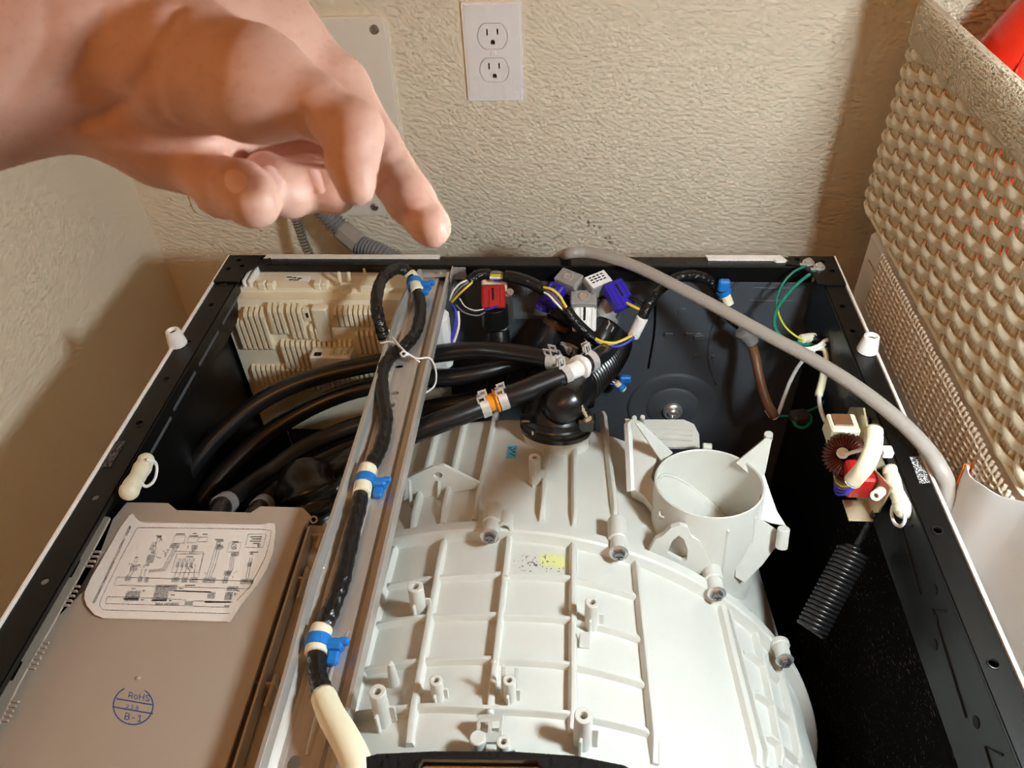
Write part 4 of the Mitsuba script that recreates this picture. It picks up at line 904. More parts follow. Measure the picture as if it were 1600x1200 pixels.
for (a, b, z), d in (((648, 444, .004), (7, 24)), ((571, 752, -.0034), (-9, 40)), ((497, 1004, -.0030), (-8, 40))):
    c = P(a, b, z=z); e = P(a + d[0], b + d[1], z=z) - c
    add('blue_clip', cat_(pipe(c - e / np.linalg.norm(e) * .004, c + e / np.linalg.norm(e) * .004, .0088, .0074, 24),
        rbox(c + [.012, -.001, -.001], [.012, .008, .010], .0018), rbox(c + [.018, .001, .001], [.007, .005, .006], .0012), rbox(c + [.012, -.009, -.003], [.008, .010, .006], .0016)), 'm_blue_clip', 30, parent=hn, label='bright blue cable clip')
for a, b in ((602, 684), (519, 966)):
    add('rivet_pin', rbox(P(a, b, z=-.006), [.0055, .0075, .006], .0015), 'm_blue_conn', parent=hn, label='dark blue push pin')
tw = thing('twist_tie', 'thin white twist tie knotted round the harness and the metal rail', 'twist tie')
add('wire', tube(Z((594, 536, .001), (612, 534, .005), (626, 543, .006), (636, 552, .007), (652, 560, .003), (672, 560, -.001), (681, 580, -.020), (679, 602, -.035), (664, 614, -.035), (650, 618, -.035)), .0010, 8), 'm_white_plastic', True, parent=tw)
add('wire', tube(Z((613, 527, .006), (624, 540, .008), (634, 550, .008), (646, 558, .004), (656, 566, -.002)), .0010, 8), 'm_white_plastic', True, parent=tw)
add('knot', tube(Z((630, 547, .007), (635, 553, .010), (630, 557, .008), (626, 552, .009), (632, 549, .011), (638, 556, .007)), .0010, 8), 'm_white_plastic', True, parent=tw)

# ---------------------------------------------------------------- loose wires and taped cables round the valves
def wires(name, label, specs, cat='wires', parts=None):
    t = thing(name, label, cat)
    for key, m, r, pts in specs:
        add(key, tube([P(a, b, y=y) for a, b, y in pts], r, 8), m, True, parent=t)
    return t
wires('valve_harness', 'taped cable with white, yellow and grey wires arching over the red plug to the valves', [
    ('wire', 'm_white_plastic', .0012, ((703, 470, -.062), (708, 455, -.062), (719, 443, -.060), (733, 437, -.055))),
    ('wire', 'm_grey_wire', .0012, ((704, 472, -.063), (714, 455, -.064), (725, 445, -.062), (735, 439, -.057))),
    ('wire', 'm_yellow_wire', .0013, ((706, 472, -.065), (718, 459, -.067), (729, 449, -.065), (738, 441, -.060))),
    ('tape', 'm_black_tape', .0062, ((733, 440, -.055), (745, 431, -.050), (758, 428, -.046), (766, 429, -.046))),
    ('wire', 'm_grey_wire', .0016, ((760, 427, -.046), (775, 425, -.048), (792, 429, -.050))),
    ('wire', 'm_yellow_wire', .0016, ((760, 430, -.048), (775, 430, -.050), (792, 431, -.052))),
    ('wire', 'm_white_plastic', .0016, ((760, 433, -.049), (775, 434, -.051), (792, 434, -.053))),
    ('wire', 'm_blue_wire', .0014, ((772, 438, -.048), (782, 438, -.050), (794, 437, -.053))),
    ('tape', 'm_black_tape', .0066, ((788, 431, -.051), (810, 435, -.054), (832, 443, -.058), (852, 454, -.064))),
    ('wire', 'm_yellow_wire', .0016, ((848, 449, -.065), (862, 452, -.070), (874, 462, -.074), (880, 472, -.077), (887, 484, -.080))),
    ('wire', 'm_brown_wire', .0014, ((848, 453, -.065), (860, 458, -.070), (872, 470, -.074), (884, 485, -.078))),
    ('wire', 'm_white_plastic', .0014, ((848, 455, -.066), (858, 461, -.070), (868, 472, -.074), (882, 487, -.078))),
    ('tape', 'm_black_tape', .0062, ((884, 482, -.078), (895, 498, -.084), (910, 514, -.088), (926, 528, -.090), (933, 535, -.090))),
    ('wire', 'm_white_plastic', .0012, ((910, 520, -.085), (917, 533, -.090), (926, 539, -.092), (928, 532, -.093))),
    ('wire', 'm_yellow_wire', .0016, ((930, 529, -0.104), (942, 534, -0.106), (958, 536, -0.106), (972, 532, -0.102), (988, 524, -0.096))),
    ('wire', 'm_white_plastic', .0010, ((930, 531, -0.104), (945, 538, -0.106), (960, 537, -0.106), (974, 532, -0.102))),
    ('wire', 'm_blue_wire', .0018, ((932, 534, -0.103), (948, 540, -0.104), (965, 541, -0.104), (980, 535, -0.100), (991, 526, -0.096))),
    ('tape', 'm_black_tape', .0058, ((1002, 500, -.078), (1008, 486, -.074), (1014, 474, -.068), (1022, 462, -.060), (1036, 448, -.045), (1058, 434, -.036), (1085, 430, -.030), (1108, 438, -.028), (1122, 456, -.030), (1132, 482, -.036), (1142, 497, -.040), (1156, 508, -.045))),
    ('wire', 'm_yellow_wire', .0017, ((973, 470, -.056), (986, 477, -.066), (1004, 486, -.073))),
    ('wire', 'm_black_wire', .0011, ((986, 462, -.054), (998, 469, -.064), (1010, 478, -.072))), ('wire', 'm_black_wire', .0011, ((983, 465, -.055), (995, 472, -.065), (1008, 482, -.073)))])
vh = 'valve_harness'
sl0, sl1 = P(989, 526, y=-.083), P(1004, 496, y=-.079)
k = add('white_sleeve', cyl(sl0, sl1, .0064, 20), 'm_white_plastic', parent=vh, label='white printed sleeve')
add('print', [put(rbox([0, 0, 0], [w, .0008, .0003], .00006), frame(sl0 + (sl1 - sl0) * f + (CAM - sl0) / np.linalg.norm(CAM - sl0) * .00655, np.cross(sl1 - sl0, CAM - sl0), sl1 - sl0)) for f, w in ((.12, .005), (.18, .003), (.26, .0045), (.34, .003), (.6, .004), (.75, .004))], 'm_ink', False, parent=k)
c = P(1131, 446, y=-.040)
add('blue_clip', cat_(rbox(c, [.012, .008, .014], .003), pipe(P(1129, 452, y=-.034), P(1133, 458, y=-.034), .0078, .0062, 20)), 'm_blue_clip', parent=vh, label='bright blue cable clip')
add('white_tape', tube([P(1131, 455, y=-.032), P(1139, 476, y=-.037)], [.0056, .0056], 14, sm=False), 'm_cream_sleeve', parent=vh, label='band of white tape')
wires('red_plug_wires', 'thin blue, white and black wires looping below the red plug', [
    ('wire', 'm_blue_wire', .0012, ((752, 484, -.058), (764, 483, -.060), (778, 478, -.060))), ('wire', 'm_black_wire', .0009, ((708, 478, -.064), (722, 484, -.068), (740, 487, -.070), (757, 484, -.062))),
    ('wire', 'm_white_plastic', .0007, ((718, 466, -.060), (727, 479, -.066), (742, 485, -.070), (756, 483, -.062))), ('wire', 'm_grey_wire', .0009, ((712, 476, -.064), (725, 488, -.070), (745, 493, -.070), (758, 488, -.062))),
    ('wire', 'm_blue_wire', .0016, ((706, 476, -.064), (712, 486, -.070), (711, 510, -.078), (704, 532, -.085), (697, 548, -.09))), ('wire', 'm_purple_wire', .0012, ((714, 487, -.070), (713, 512, -.078), (707, 533, -.085), (700, 548, -.09))),
    ('wire', 'm_white_plastic', .0014, ((716, 486, -.070), (717, 508, -.078), (711, 530, -.085), (704, 548, -.09)))])
wires('rear_plug_cable', 'red, blue and white wires with a blue clip lying low behind the tub', [
    ('wire', 'm_blue_wire', .0013, ((938, 593, -.030), (950, 598, -.032), (964, 604, -.034))), ('wire', 'm_red_wire', .0012, ((950, 587, -.030), (960, 593, -.032), (970, 598, -.034))),
    ('wire', 'm_cream_sleeve', .0012, ((949, 591, -.031), (957, 596, -.033), (967, 602, -.034))), ('tape', 'm_cream_sleeve', .0042, ((962, 597, -.034), (970, 605, -.036), (976, 609, -.037)))])
add('blue_clip', cat_(rbox(P(977, 592, y=-.030), [.014, .008, .010], .002), pipe(P(968, 602, y=-.035), P(973, 608, y=-.037), .0058, .0044, 18)), 'm_blue_clip', parent='rear_plug_cable', label='bright blue cable clip')

# ---------------------------------------------------------------- mains cord, earth wires and the line filter
gc = thing('grey_cable', 'thick grey cord crossing the open machine diagonally from the back edge to the right edge', 'cable')
add(gc, tube([P(858, 418, y=.10), P(872, 403, y=.045), P(888, 396, z=.010), P(915, 394, z=.011), P(950, 401, z=.013), P(1000, 419, z=.013), P(1060, 449, z=.011), P(1120, 480, z=.009), P(1200, 524, z=.008), P(1271, 562, z=.010), P(1343, 608, z=.013), P(1405, 657, z=.013), P(1447, 700, z=.011), P(1470, 733, z=.008), P(1480, 760, z=-.004), P(1480, 760, z=-.004) + [.003, -.008, -.025], P(1480, 760, z=-.004) + [.003, -.012, -.10]], .0062, 18, 10), 'm_grey_cord', True)
def wz(name, label, specs, cat='wire'):
    t = thing(name, label, cat)
    for key, m, r, pts in specs: add(key, tube(Z(*pts), r, 8), m, True, parent=t)
    return t
ew = wz('earth_wire', 'green and yellow earth wire from the left screw of the rear right corner', [
    ('wire', 'm_green_wire', .0013, ((1258, 416, .002), (1240, 425, .000), (1224, 442, -.01), (1214, 465, -.02), (1214, 478, -.025))),
    ('wire', 'm_lime_wire', .0011, ((1214, 478, -.025), (1219, 497, -.030), (1230, 514, -.035), (1245, 526, -.040), (1258, 532, -.045)))])
ew2 = wz('earth_wire', 'thicker plain green earth wire from the right screw of the rear right corner', [
    ('wire', 'm_green_wire', .0019, ((1274, 423, .001), (1255, 436, -.005), (1232, 458, -.015), (1214, 484, -.025), (1210, 506, -.032), (1218, 523, -.038), (1240, 535, -.045), (1276, 540, -.052)))])
for e, (a, b) in ((ew, (1263, 411)), (ew2, (1280, 418))):
    q = P(a, b, z=.0012)
    add('ring_screw', cat_(lathe([(0, 0), (.0062, 0), (.0062, .0012), (.0048, .0014), (.0046, .0032), (.003, .0040), (0, .0036)], 24, q, [0, 0, 1]), panscrew(q + [0, 0, .0030], [0, 0, 1], .0036), rbox(q + [-.006, -.004, .0010], [.008, .004, .0016], .0004)), 'm_chrome', parent=e, label='shiny ring terminal and screw')
wz('sleeved_cable', 'black cable with cream sleeves and a white tie at the right inner wall', [
    ('sleeve', 'm_cream_sleeve', .0052, ((1252, 530, -.044), (1262, 528, -.046), (1272, 527, -.048))), ('cable', 'm_black_wire', .0048, ((1268, 528, -.047), (1282, 534, -.050), (1298, 545, -.052))),
    ('sleeve', 'm_cream_sleeve', .0054, ((1294, 543, -.045), (1306, 550, -.046), (1320, 560, -.048))), ('cable', 'm_black_wire', .0056, ((1316, 558, -.048), (1335, 578, -.052), (1352, 600, -.060), (1368, 625, -.07))),
    ('tie', 'm_white_plastic', .0020, ((1248, 545, -.040), (1268, 544, -.040), (1282, 538, -.038), (1290, 532, -.036), (1304, 533, -.036), (1314, 540, -.040))), ('tie', 'm_white_plastic', .0016, ((1258, 547, -.040), (1276, 546, -.040), (1290, 538, -.038))),
    ('tie_end', 'm_white_plastic', .0026, ((1308, 542, -.042), (1314, 535, -.036), (1317, 529, -.030)))], 'cable')
wz('brown_sleeved_lead', 'brownish sleeved lead hanging down behind the grey cord', [('lead', 'm_brown_wire', .0056, ((1160, 515, -.060), (1171, 528, -.075), (1180, 556, -.095), (1187, 592, -.115), (1198, 628, -.135), (1211, 651, -.150))),
    ('connector_end', 'm_grey_wire', .0080, ((1158, 518, -.058), (1168, 526, -.066), (1176, 536, -.074)))], 'lead')
wz('white_lead', 'white wire rising from the hanging loop up to the cable tie', [('wire', 'm_white_plastic', .0022, ((1196, 640, -.148), (1206, 652, -.152), (1214, 650, -.150), (1224, 624, -.130), (1236, 593, -.105), (1252, 566, -.075), (1272, 548, -.050)))])
wz('cream_lead', 'cream wire running down from the cable tie to the brown filter block', [('wire', 'm_cream_sleeve', .0026, ((1276, 544, -.042), (1287, 546, -.042), (1291, 560, -.046), (1289, 580, -.055))), ('wire', 'm_cream_sleeve', .0040, ((1290, 566, -.050), (1286, 592, -.058), (1279, 618, -.066))),
    ('wire', 'm_white_plastic', .0022, ((1280, 614, -.066), (1281, 634, -.066), (1288, 655, -.062), (1301, 675, -.054)))])
wz('green_lead', 'green wire looped through the black ferrite block', [('wire', 'm_green_wire', .0014, ((1312, 553, -.060), (1313, 580, -.080), (1302, 608, -.105), (1285, 630, -.125), (1264, 642, -.135), (1250, 645, -.14))), ('wire', 'm_green_wire', .0015, ((1216, 650, -.150), (1232, 650, -.145), (1244, 652, -.14))),
    ('loop', 'm_green_wire', .0018, ((1239, 655, -.138), (1244, 665, -.138), (1256, 668, -.138), (1266, 660, -.138), (1266, 650, -.138), (1258, 646, -.138)))])
fr = thing('ferrite_block', 'small black ferrite block on the green wire', 'ferrite core')
q = P(1249, 651, z=-.137); add(fr, put(cat_(rbox([0, 0, 0], [.020, .016, .013], .003)), trimesh.transformations.translation_matrix(q) @ trimesh.transformations.rotation_matrix(.25, [0, 0, 1])), 'm_ferrite')
lf_ = thing('line_filter', 'noise filter with copper coil, red part and zinc bracket on the right inner wall', 'filter')
XB = .308
def xplate(pix, x, th, m, key, label=None):
    q = [P(a, b, x=x) for a, b in pix]; pg = Polygon([(v[1], v[2]) for v in q]).buffer(0)
    M = np.array([[0, 0, 1, x - th / 2], [1, 0, 0, 0], [0, 1, 0, 0], [0, 0, 0, 1.]])
    return add(key, ext(pg, th, M), m, parent=lf_, label=label)
xplate([(1324, 650), (1330, 636), (1350, 637), (1368, 735), (1394, 762), (1373, 801), (1344, 801), (1338, 770), (1352, 735)], XB, .0016, 'm_zinc', 'bracket', 'yellowish zinc plated bracket')
q0 = P(1345, 802, x=XB); q1 = P(1372, 802, x=XB)
add('bracket_foot', rbox((q0 + q1) / 2 + [-.010, 0, .003], [.020, .022, .0016], .0004), 'm_zinc', parent=lf_)
add('bracket_lip', sweep(np.array([P(1326, 640, x=XB), P(1366, 732, x=XB)]), np.array([[-.010, -.0008], [0, -.0008], [0, .0008], [-.010, .0008]]), up=[0, 0, 1.]), 'm_zinc', parent=lf_)
q = P(1314, 672, x=.292); add('terminal_block', cat_(rbox(q, [.024, .022, .020], .0014), rbox(q + [-.004, -.012, -.002], [.014, .004, .010], .001)), 'm_natural_nylon', parent=lf_, label='cream terminal block')
add('brown_cap', rbox(q + [-.001, .002, .0105], [.016, .014, .0016], .0004), 'm_brown_wire', parent=lf_)
q = P(1322, 712, x=.290); tn = np.array([-.45, -.55, .7]); tn /= np.linalg.norm(tn); M = zframe(q, tn)
a = np.linspace(0, 2 * np.pi, 40, endpoint=False)
core = sweep(np.c_[np.cos(a) * .0125, np.sin(a) * .0125, 0 * a], circ(.0052, 12), up=[0, 0, 1.], ring=True)
co = add('core', put(core, M), 'm_ferrite', True, parent=lf_)
w_ = np.linspace(0, 1, 30 * 10); ph = w_ * 2 * np.pi * 30; aa = .25 + w_ * (2 * np.pi - .5)
hx = np.c_[(.0125 + .0062 * np.cos(ph)) * np.cos(aa), (.0125 + .0062 * np.cos(ph)) * np.sin(aa), .0062 * np.sin(ph)]
add('copper_winding', put(tube(hx, .0011, 6, sm=False), M), 'm_copper', True, parent=co, label='dark copper winding')
add('tie_head', lathe([(0, 0), (.0048, 0), (.0048, .0015), (.003, .003), (0, .003)], 20, q + tn * .008 + np.array([-.002, 0, .002]), tn), 'm_white_plastic', parent=lf_)
add('tie_strap', tube([q + tn * .010, P(1348, 703, x=.290), P(1368, 707, x=.300), P(1384, 706, x=.306)], .0016, 8), 'm_white_plastic', True, parent=lf_)
add('tie_lock', rbox(P(1386, 706, x=.306), [.008, .009, .007], .001), 'm_white_plastic', parent=lf_)
add('white_sleeve', tube([P(1366, 672, x=.296), P(1364, 700, x=.290), P(1352, 728, x=.284), P(1332, 752, x=.280)], .0068, 16), 'm_cream_sleeve', True, parent=lf_, label='curved cream sleeve')
add('red_capacitor', rbox(P(1340, 748, x=.296), [.020, .024, .024], .002), 'm_red_conn', parent=lf_, label='red block')
for i, m in enumerate(('m_copper', 'm_brown_wire', 'm_lime_wire', 'm_purple_wire', 'm_blue_wire', 'm_blue_wire')):
    add('lead', tube([P(1304, 728 + i * 7, x=.286), P(1308, 742 + i * 6, x=.284), P(1320, 752 + i * 4, x=.282), P(1334, 752 + i * 2, x=.286)], .0012, 6), m, True, parent=lf_)
add('bracket_bush', pipe(P(1376, 768, x=.302), P(1368, 775, x=.292), .0042, .0018, 18), 'm_natural_nylon', parent=lf_)
add('bracket_screw', panscrew(P(1354, 659, x=.318), [-1, 0, 0], .0050), 'm_chrome', parent=lf_)
# nylon suspension hooks and the spring
def hook(label, pts, loop, x, m='m_natural_nylon'):
    t = thing('suspension_hook', label, 'hook')
    q = [P(a, b, x=x) for a, b in pts]
    add('body', cat_(tube(q, [.0062, .0078, .0062, .0075, .0078], 14, 6), ico(q[0], .0070, 2), ico(q[-1], .0080, 2)), m, True, parent=t)
    add('wing', rbox((q[1] + q[2]) / 2 + [0, 0, -.002], [.012, .018, .006], .0015), m, parent=t)
    add('wire_loop', tube([P(a, b, x=x + (.006 if x < 0 else -.006)) for a, b in loop], .0014, 8), 'm_white_plastic', True, parent=t)
    return t
hook('white nylon hook with a wire loop on the left inner wall', [(228, 720), (222, 732), (214, 745), (207, 757), (202, 767)], [(230, 718), (242, 722), (245, 735), (240, 752), (228, 760), (218, 752)], -.303)
hook('white nylon hook with a wire loop on the right inner wall below the filter', [(1393, 738), (1398, 755), (1404, 772), (1410, 787), (1413, 795)], [(1398, 784), (1393, 800), (1397, 816), (1407, 822), (1414, 812), (1412, 796)], .317)
sp_ = thing('suspension_spring', 'black coil spring with a straight rod hanging at the right side of the tub', 'spring')
r0, r1, r2 = P(1388, 776, x=.312), P(1336, 855, x=.300), P(1267, 985, x=.262)
add('rod', tube([r0, P(1370, 796, x=.310), P(1350, 832, x=.304), r1 + (r2 - r1) * .05], .0026, 10), 'm_black_tape', True, parent=sp_)
L = np.linalg.norm(r2 - r1); u = np.linspace(0, 1, 20 * 16); ph = u * 2 * np.pi * 20; M = zframe(r1, r2 - r1)
hp = np.c_[.0115 * np.cos(ph) * np.minimum(1, u * 14 + .2), .0115 * np.sin(ph) * np.minimum(1, u * 14 + .2), u * L]
add('coil', put(tube(hp, .0019, 8, sm=False), M), 'm_black_rubber', True, parent=sp_)

# ---------------------------------------------------------------- door seal and felt frame at the bottom edge
ff_ = thing('front_foam', 'black felt covered foam at the bottom edge of the picture with a rectangular opening', 'foam')
zf = .012
fo = [P(a, b, z=zf)[:2] for a, b in ((540, 1215), (560, 1186), (590, 1178), (680, 1174), (800, 1174), (900, 1181), (975, 1196), (1010, 1215), (1010, 1290), (540, 1290))]
fi = [P(a, b, z=zf)[:2] for a, b in ((660, 1184), (842, 1186), (852, 1200), (860, 1250), (640, 1250), (652, 1195))]
fp = Polygon(fo).buffer(-.004).buffer(.004); fin = Polygon(fi).buffer(-.002).buffer(.002)
add('foam', rough(ext(fp.difference(fin), .020, np.array([[1, 0, 0, 0], [0, 1, 0, 0], [0, 0, 1, zf - .020], [0, 0, 0, 1.]])), .0003, 300), 'm_foam', 30, parent=ff_)
add('opening_rim', ext(fin.buffer(.0010).difference(fin.buffer(-.0012)), .004, np.array([[1, 0, 0, 0], [0, 1, 0, 0], [0, 0, 1, zf - .003], [0, 0, 0, 1.]])), 'm_black_rubber', parent=ff_)
add('opening_floor', rough(ext(fin, .003, np.array([[1, 0, 0, 0], [0, 1, 0, 0], [0, 0, 1, zf - .014], [0, 0, 0, 1.]])), .0002, 400), 'm_tan', parent=ff_, label='tan fibre inside the opening')

# ---------------------------------------------------------------- woven basket on the dryer
bk = thing('laundry_basket', 'large cream woven plastic laundry basket standing on the dryer, right of the washer', 'basket')
BX0, BX1, BY0, BY1 = .3775, .80, -.388, .066
BZ = DZ + .003
def rrect(n_, inset=0., r=.030):
    pg = sbox(BX0 + r, BY0 + r, BX1 - r, BY1 - r).buffer(r, 16).buffer(inset) if inset else sbox(BX0 + r, BY0 + r, BX1 - r, BY1 - r).buffer(r, 16)
    e = pg.exterior; s = np.linspace(0, e.length, n_, endpoint=False)
    return np.array([e.interpolate(x).coords[0] for x in s]), e.length
_, LB = rrect(10)
NST = int(LB / .0285) // 2 * 2; NP = NST * 8
loop, _ = rrect(NP)
tg = np.roll(loop, -1, 0) - np.roll(loop, 1, 0); tg /= np.linalg.norm(tg, axis=1, keepdims=True); nr = np.c_[tg[:, 1], -tg[:, 0]]
if Polygon(loop).contains(Point(*(loop[3] + nr[3] * .01))): nr = -nr
prb = np.array([[-.0010, -.0039], [.0004, -.0039], [.0012, -.0022], [.0015, 0], [.0012, .0022], [.0004, .0039], [-.0010, .0039]])
def taper(z): return 1 - .0  # straight walls
def ringmesh(off, zc, prof):
    m = len(prof); V = []
    for k in range(len(prof)):
        V.append(np.c_[loop + nr * (off + prof[k, 0])[:, None], BZ + zc + np.full(len(loop), prof[k, 1])])
    V = np.stack(V, 1).reshape(-1, 3); n_ = len(loop); i = np.repeat(np.arange(n_), m); j = np.tile(np.arange(m), n_); i2 = (i + 1) % n_; j2 = (j + 1) % m
    return trimesh.Trimesh(V, np.vstack([np.c_[i * m + j, i * m + j2, i2 * m + j2], np.c_[i * m + j, i2 * m + j2, i2 * m + j]]), process=False)
w8 = np.cos(np.arange(NP) / 8 * np.pi)
sq = np.sign(w8) * np.abs(w8) ** .85
NR = 21
for r in range(NR):
    add('woven_band', ringmesh(.0052 * sq * (1 if r % 2 else -1), np.full(NP, .0052 + r * .0082), prb), 'm_basket', 40, parent=bk)
stk = []
for k in range(NST):
    i = (k * 8 + 4 - 4) % NP
    for d in (-.0066, -.0022, .0022, .0066):
        p = np.r_[loop[i] + tg[i] * d, 0]; stk.append((p, k))
sd = trimesh.creation.cylinder(.0023, .180, sections=6)
for k in range(NST):
    ms = [put(sd, trimesh.transformations.translation_matrix(p + [0, 0, .090 + BZ])) for p, kk in stk if kk == k]
    add('stake', cat_(*ms), 'm_basket', True, parent=bk)
rimp = np.array([[-.0050, .172], [.0050, .172], [.0072, .176], [.0078, .196], [.0070, .208], [.0035, .2125], [-.0035, .2125], [-.0065, .208], [-.0065, .176]])
add('rim', ringmesh(np.zeros(NP), np.zeros(NP), rimp), 'm_basket_rim', 50, parent=bk, label='broad rough textured rim')
add('foot_ring', ringmesh(np.zeros(NP), np.zeros(NP), np.array([[-.003, -.0002], [.003, -.0002], [.004, .002], [.003, .004], [-.003, .004]])), 'm_basket', 40, parent=bk)
add('bottom', ext(Polygon(loop).buffer(-.002), .003, np.array([[1, 0, 0, 0], [0, 1, 0, 0], [0, 0, 1, BZ + .0004], [0, 0, 0, 1.]])), 'm_basket', parent=bk)
rb = thing('red_bottle', 'glossy red plastic bottle standing inside the woven basket', 'bottle')
c0 = P(1612, 98, z=.215); zb_ = BZ + .0038; hb = .215 - zb_
add('body', lathe([(0, 0), (.046, 0), (.051, .004), (.052, .012), (.052, hb - .012), (.050, hb), (.044, hb + .016), (.030, hb + .046), (.020, hb + .060), (.017, hb + .066), (0, hb + .066)], 56, [c0[0], c0[1], zb_]), 'm_red_gloss', 60, parent=rb)
add('cap', lathe([(.0195, 0), (.0205, .002), (.0205, .022), (.019, .025), (0, .025)], 32, [c0[0], c0[1], zb_ + hb + .060]), 'm_red_gloss', 40, parent=rb)
add('seam', tube([[c0[0] - .0515 * math.cos(.9), c0[1] - .0515 * math.sin(.9), zb_ + .01], [c0[0] - .0515 * math.cos(.9), c0[1] - .0515 * math.sin(.9), zb_ + hb - .01], [c0[0] - .044 * math.cos(.9), c0[1] - .044 * math.sin(.9), zb_ + hb + .016], [c0[0] - .020 * math.cos(.9), c0[1] - .020 * math.sin(.9), zb_ + hb + .060]], .0012, 8), 'm_red_gloss', True, parent=rb)
# ---------------------------------------------------------------- rubbery grip liner hanging over the dryer's edge
gl_ = thing('grip_liner', 'taupe open mesh grip liner under the basket, hanging over the side of the dryer', 'liner')
strands = []
ys = np.arange(-.382, -.043, .0058); zs = np.arange(DZ - .066, DZ - .003, .0058)
for y in ys:
    low = DZ - .066 - .004 * math.sin(y * 40) + .003 * math.sin(y * 97)
    strands.append(tube([[.3718, y, q] for q in np.linspace(low, DZ - .0005, 8)], .0017, 6, sm=False))
for z in zs:
    q = np.linspace(-.382, -.045, 70); strands.append(tube(np.c_[.3714 + .0008 * np.cos(q / .0058 * np.pi), q, np.full(len(q), z)], .0017, 6, sm=False))
add('mesh', strands, 'm_liner', True, kind='stuff', parent=gl_)
add('top_sheet', rbox([.58, -.252, DZ + .0012], [.40, .41, .0022], .0004), 'm_liner', parent=gl_)
# ---------------------------------------------------------------- white vinyl bag standing in the gap
vb_ = thing('vinyl_bag', 'white glossy vinyl sheet bag with an orange inner edge, upright between washer and dryer', 'bag')
pl_ = spline([(.3672, -.3165), (.3640, -.3180), (.3605, -.322), (.3580, -.331), (.3568, -.345), (.3590, -.360), (.3640, -.375), (.3682, -.392), (.3700, -.42), (.3705, -.46), (.3708, -.52), (.3708, -.60)], 8)
tz = np.interp(np.linspace(0, 1, len(pl_)), [0, .1, .2, .3, .4, .5, .6, .75, 1], [.010, .015, .018, .020, .029, .036, .050, .065, .075])
tt = np.gradient(pl_, axis=0); tt /= np.linalg.norm(tt, axis=1, keepdims=True); nn_ = np.c_[-tt[:, 1], tt[:, 0]]
zsn = np.linspace(0, 1, 14); V = []
for sgn in (-.0006, .0006):
    for f in zsn:
        wob = .0010 * np.sin(np.arange(len(pl_)) * .35 + f * 9) * f
        V.append(np.c_[pl_ + nn_ * (sgn + wob)[:, None], tz + (-.42 - tz) * f])
V = np.array(V); n_ = len(pl_); F = []
idx = lambda l, f, i: (l * 14 + f) * n_ + i
for l in (0, 1):
    for f in range(13):
        for i in range(n_ - 1):
            q = [idx(l, f, i), idx(l, f, i + 1), idx(l, f + 1, i + 1), idx(l, f + 1, i)]
            F += [[q[0], q[1], q[2]], [q[0], q[2], q[3]]] if l else [[q[0], q[2], q[1]], [q[0], q[3], q[2]]]
for i in range(n_ - 1): F += [[idx(0, 0, i), idx(0, 0, i + 1), idx(1, 0, i + 1)], [idx(0, 0, i), idx(1, 0, i + 1), idx(1, 0, i)]]
for f in range(13):
    for e in (0, n_ - 1): F += [[idx(0, f, e), idx(1, f, e), idx(1, f + 1, e)], [idx(0, f, e), idx(1, f + 1, e), idx(0, f + 1, e)]]
add('sheet', trimesh.Trimesh(V.reshape(-1, 3), F, process=False), 'm_white_vinyl', 60, parent=vb_)
add('orange_edge', sweep(np.c_[pl_[2:20] + nn_[2:20] * -.0014, tz[2:20] - .012], np.array([[-.0004, -.012], [.0004, -.012], [.0004, .010], [-.0004, .010]]), up=[0, 0, 1.]), 'm_orange_vinyl', 40, parent=vb_, label='orange inside of the curled edge')

# ---------------------------------------------------------------- the pointing hand
import manifold3d as m3
pn = thing('person', 'bare hand and wrist reaching in from the left, index finger pointing at the machine', 'person')
def ball(px, py, Z_, rpx):
    return P(px, py, d=Z_), rpx * Z_ / FPX
def cone_sd(X, a, b):
    (pa, ra), (pb, rb) = a, b
    ba = pb - pa; t = np.clip(((X - pa) @ ba) / (ba @ ba), 0, 1)
    return np.linalg.norm(X - pa - t[:, None] * ba, axis=1) - (ra + (rb - ra) * t)
def smin(a, b, k):
    h = np.clip(.5 + .5 * (b - a) / k, 0, 1); return b + (a - b) * h - k * h * (1 - h)
def chain_sd(X, js, k):
    js = [ball(*j) for j in js]; d = None
    for a, b in zip(js[:-1], js[1:]):
        e = cone_sd(X, a, b); d = e if d is None else smin(d, e, k)
    return d
A_, B_, C_ = (-330, 120, .285, 215), (20, 30, .300, 202), (135, 8, .306, 186)
T_ = [(285, 100, .294, 98), (400, 134, .283, 80), (492, 166, .279, 49), (553, 205, .277, 46), (550, 252, .275, 40), (556, 290, .274, 32)]
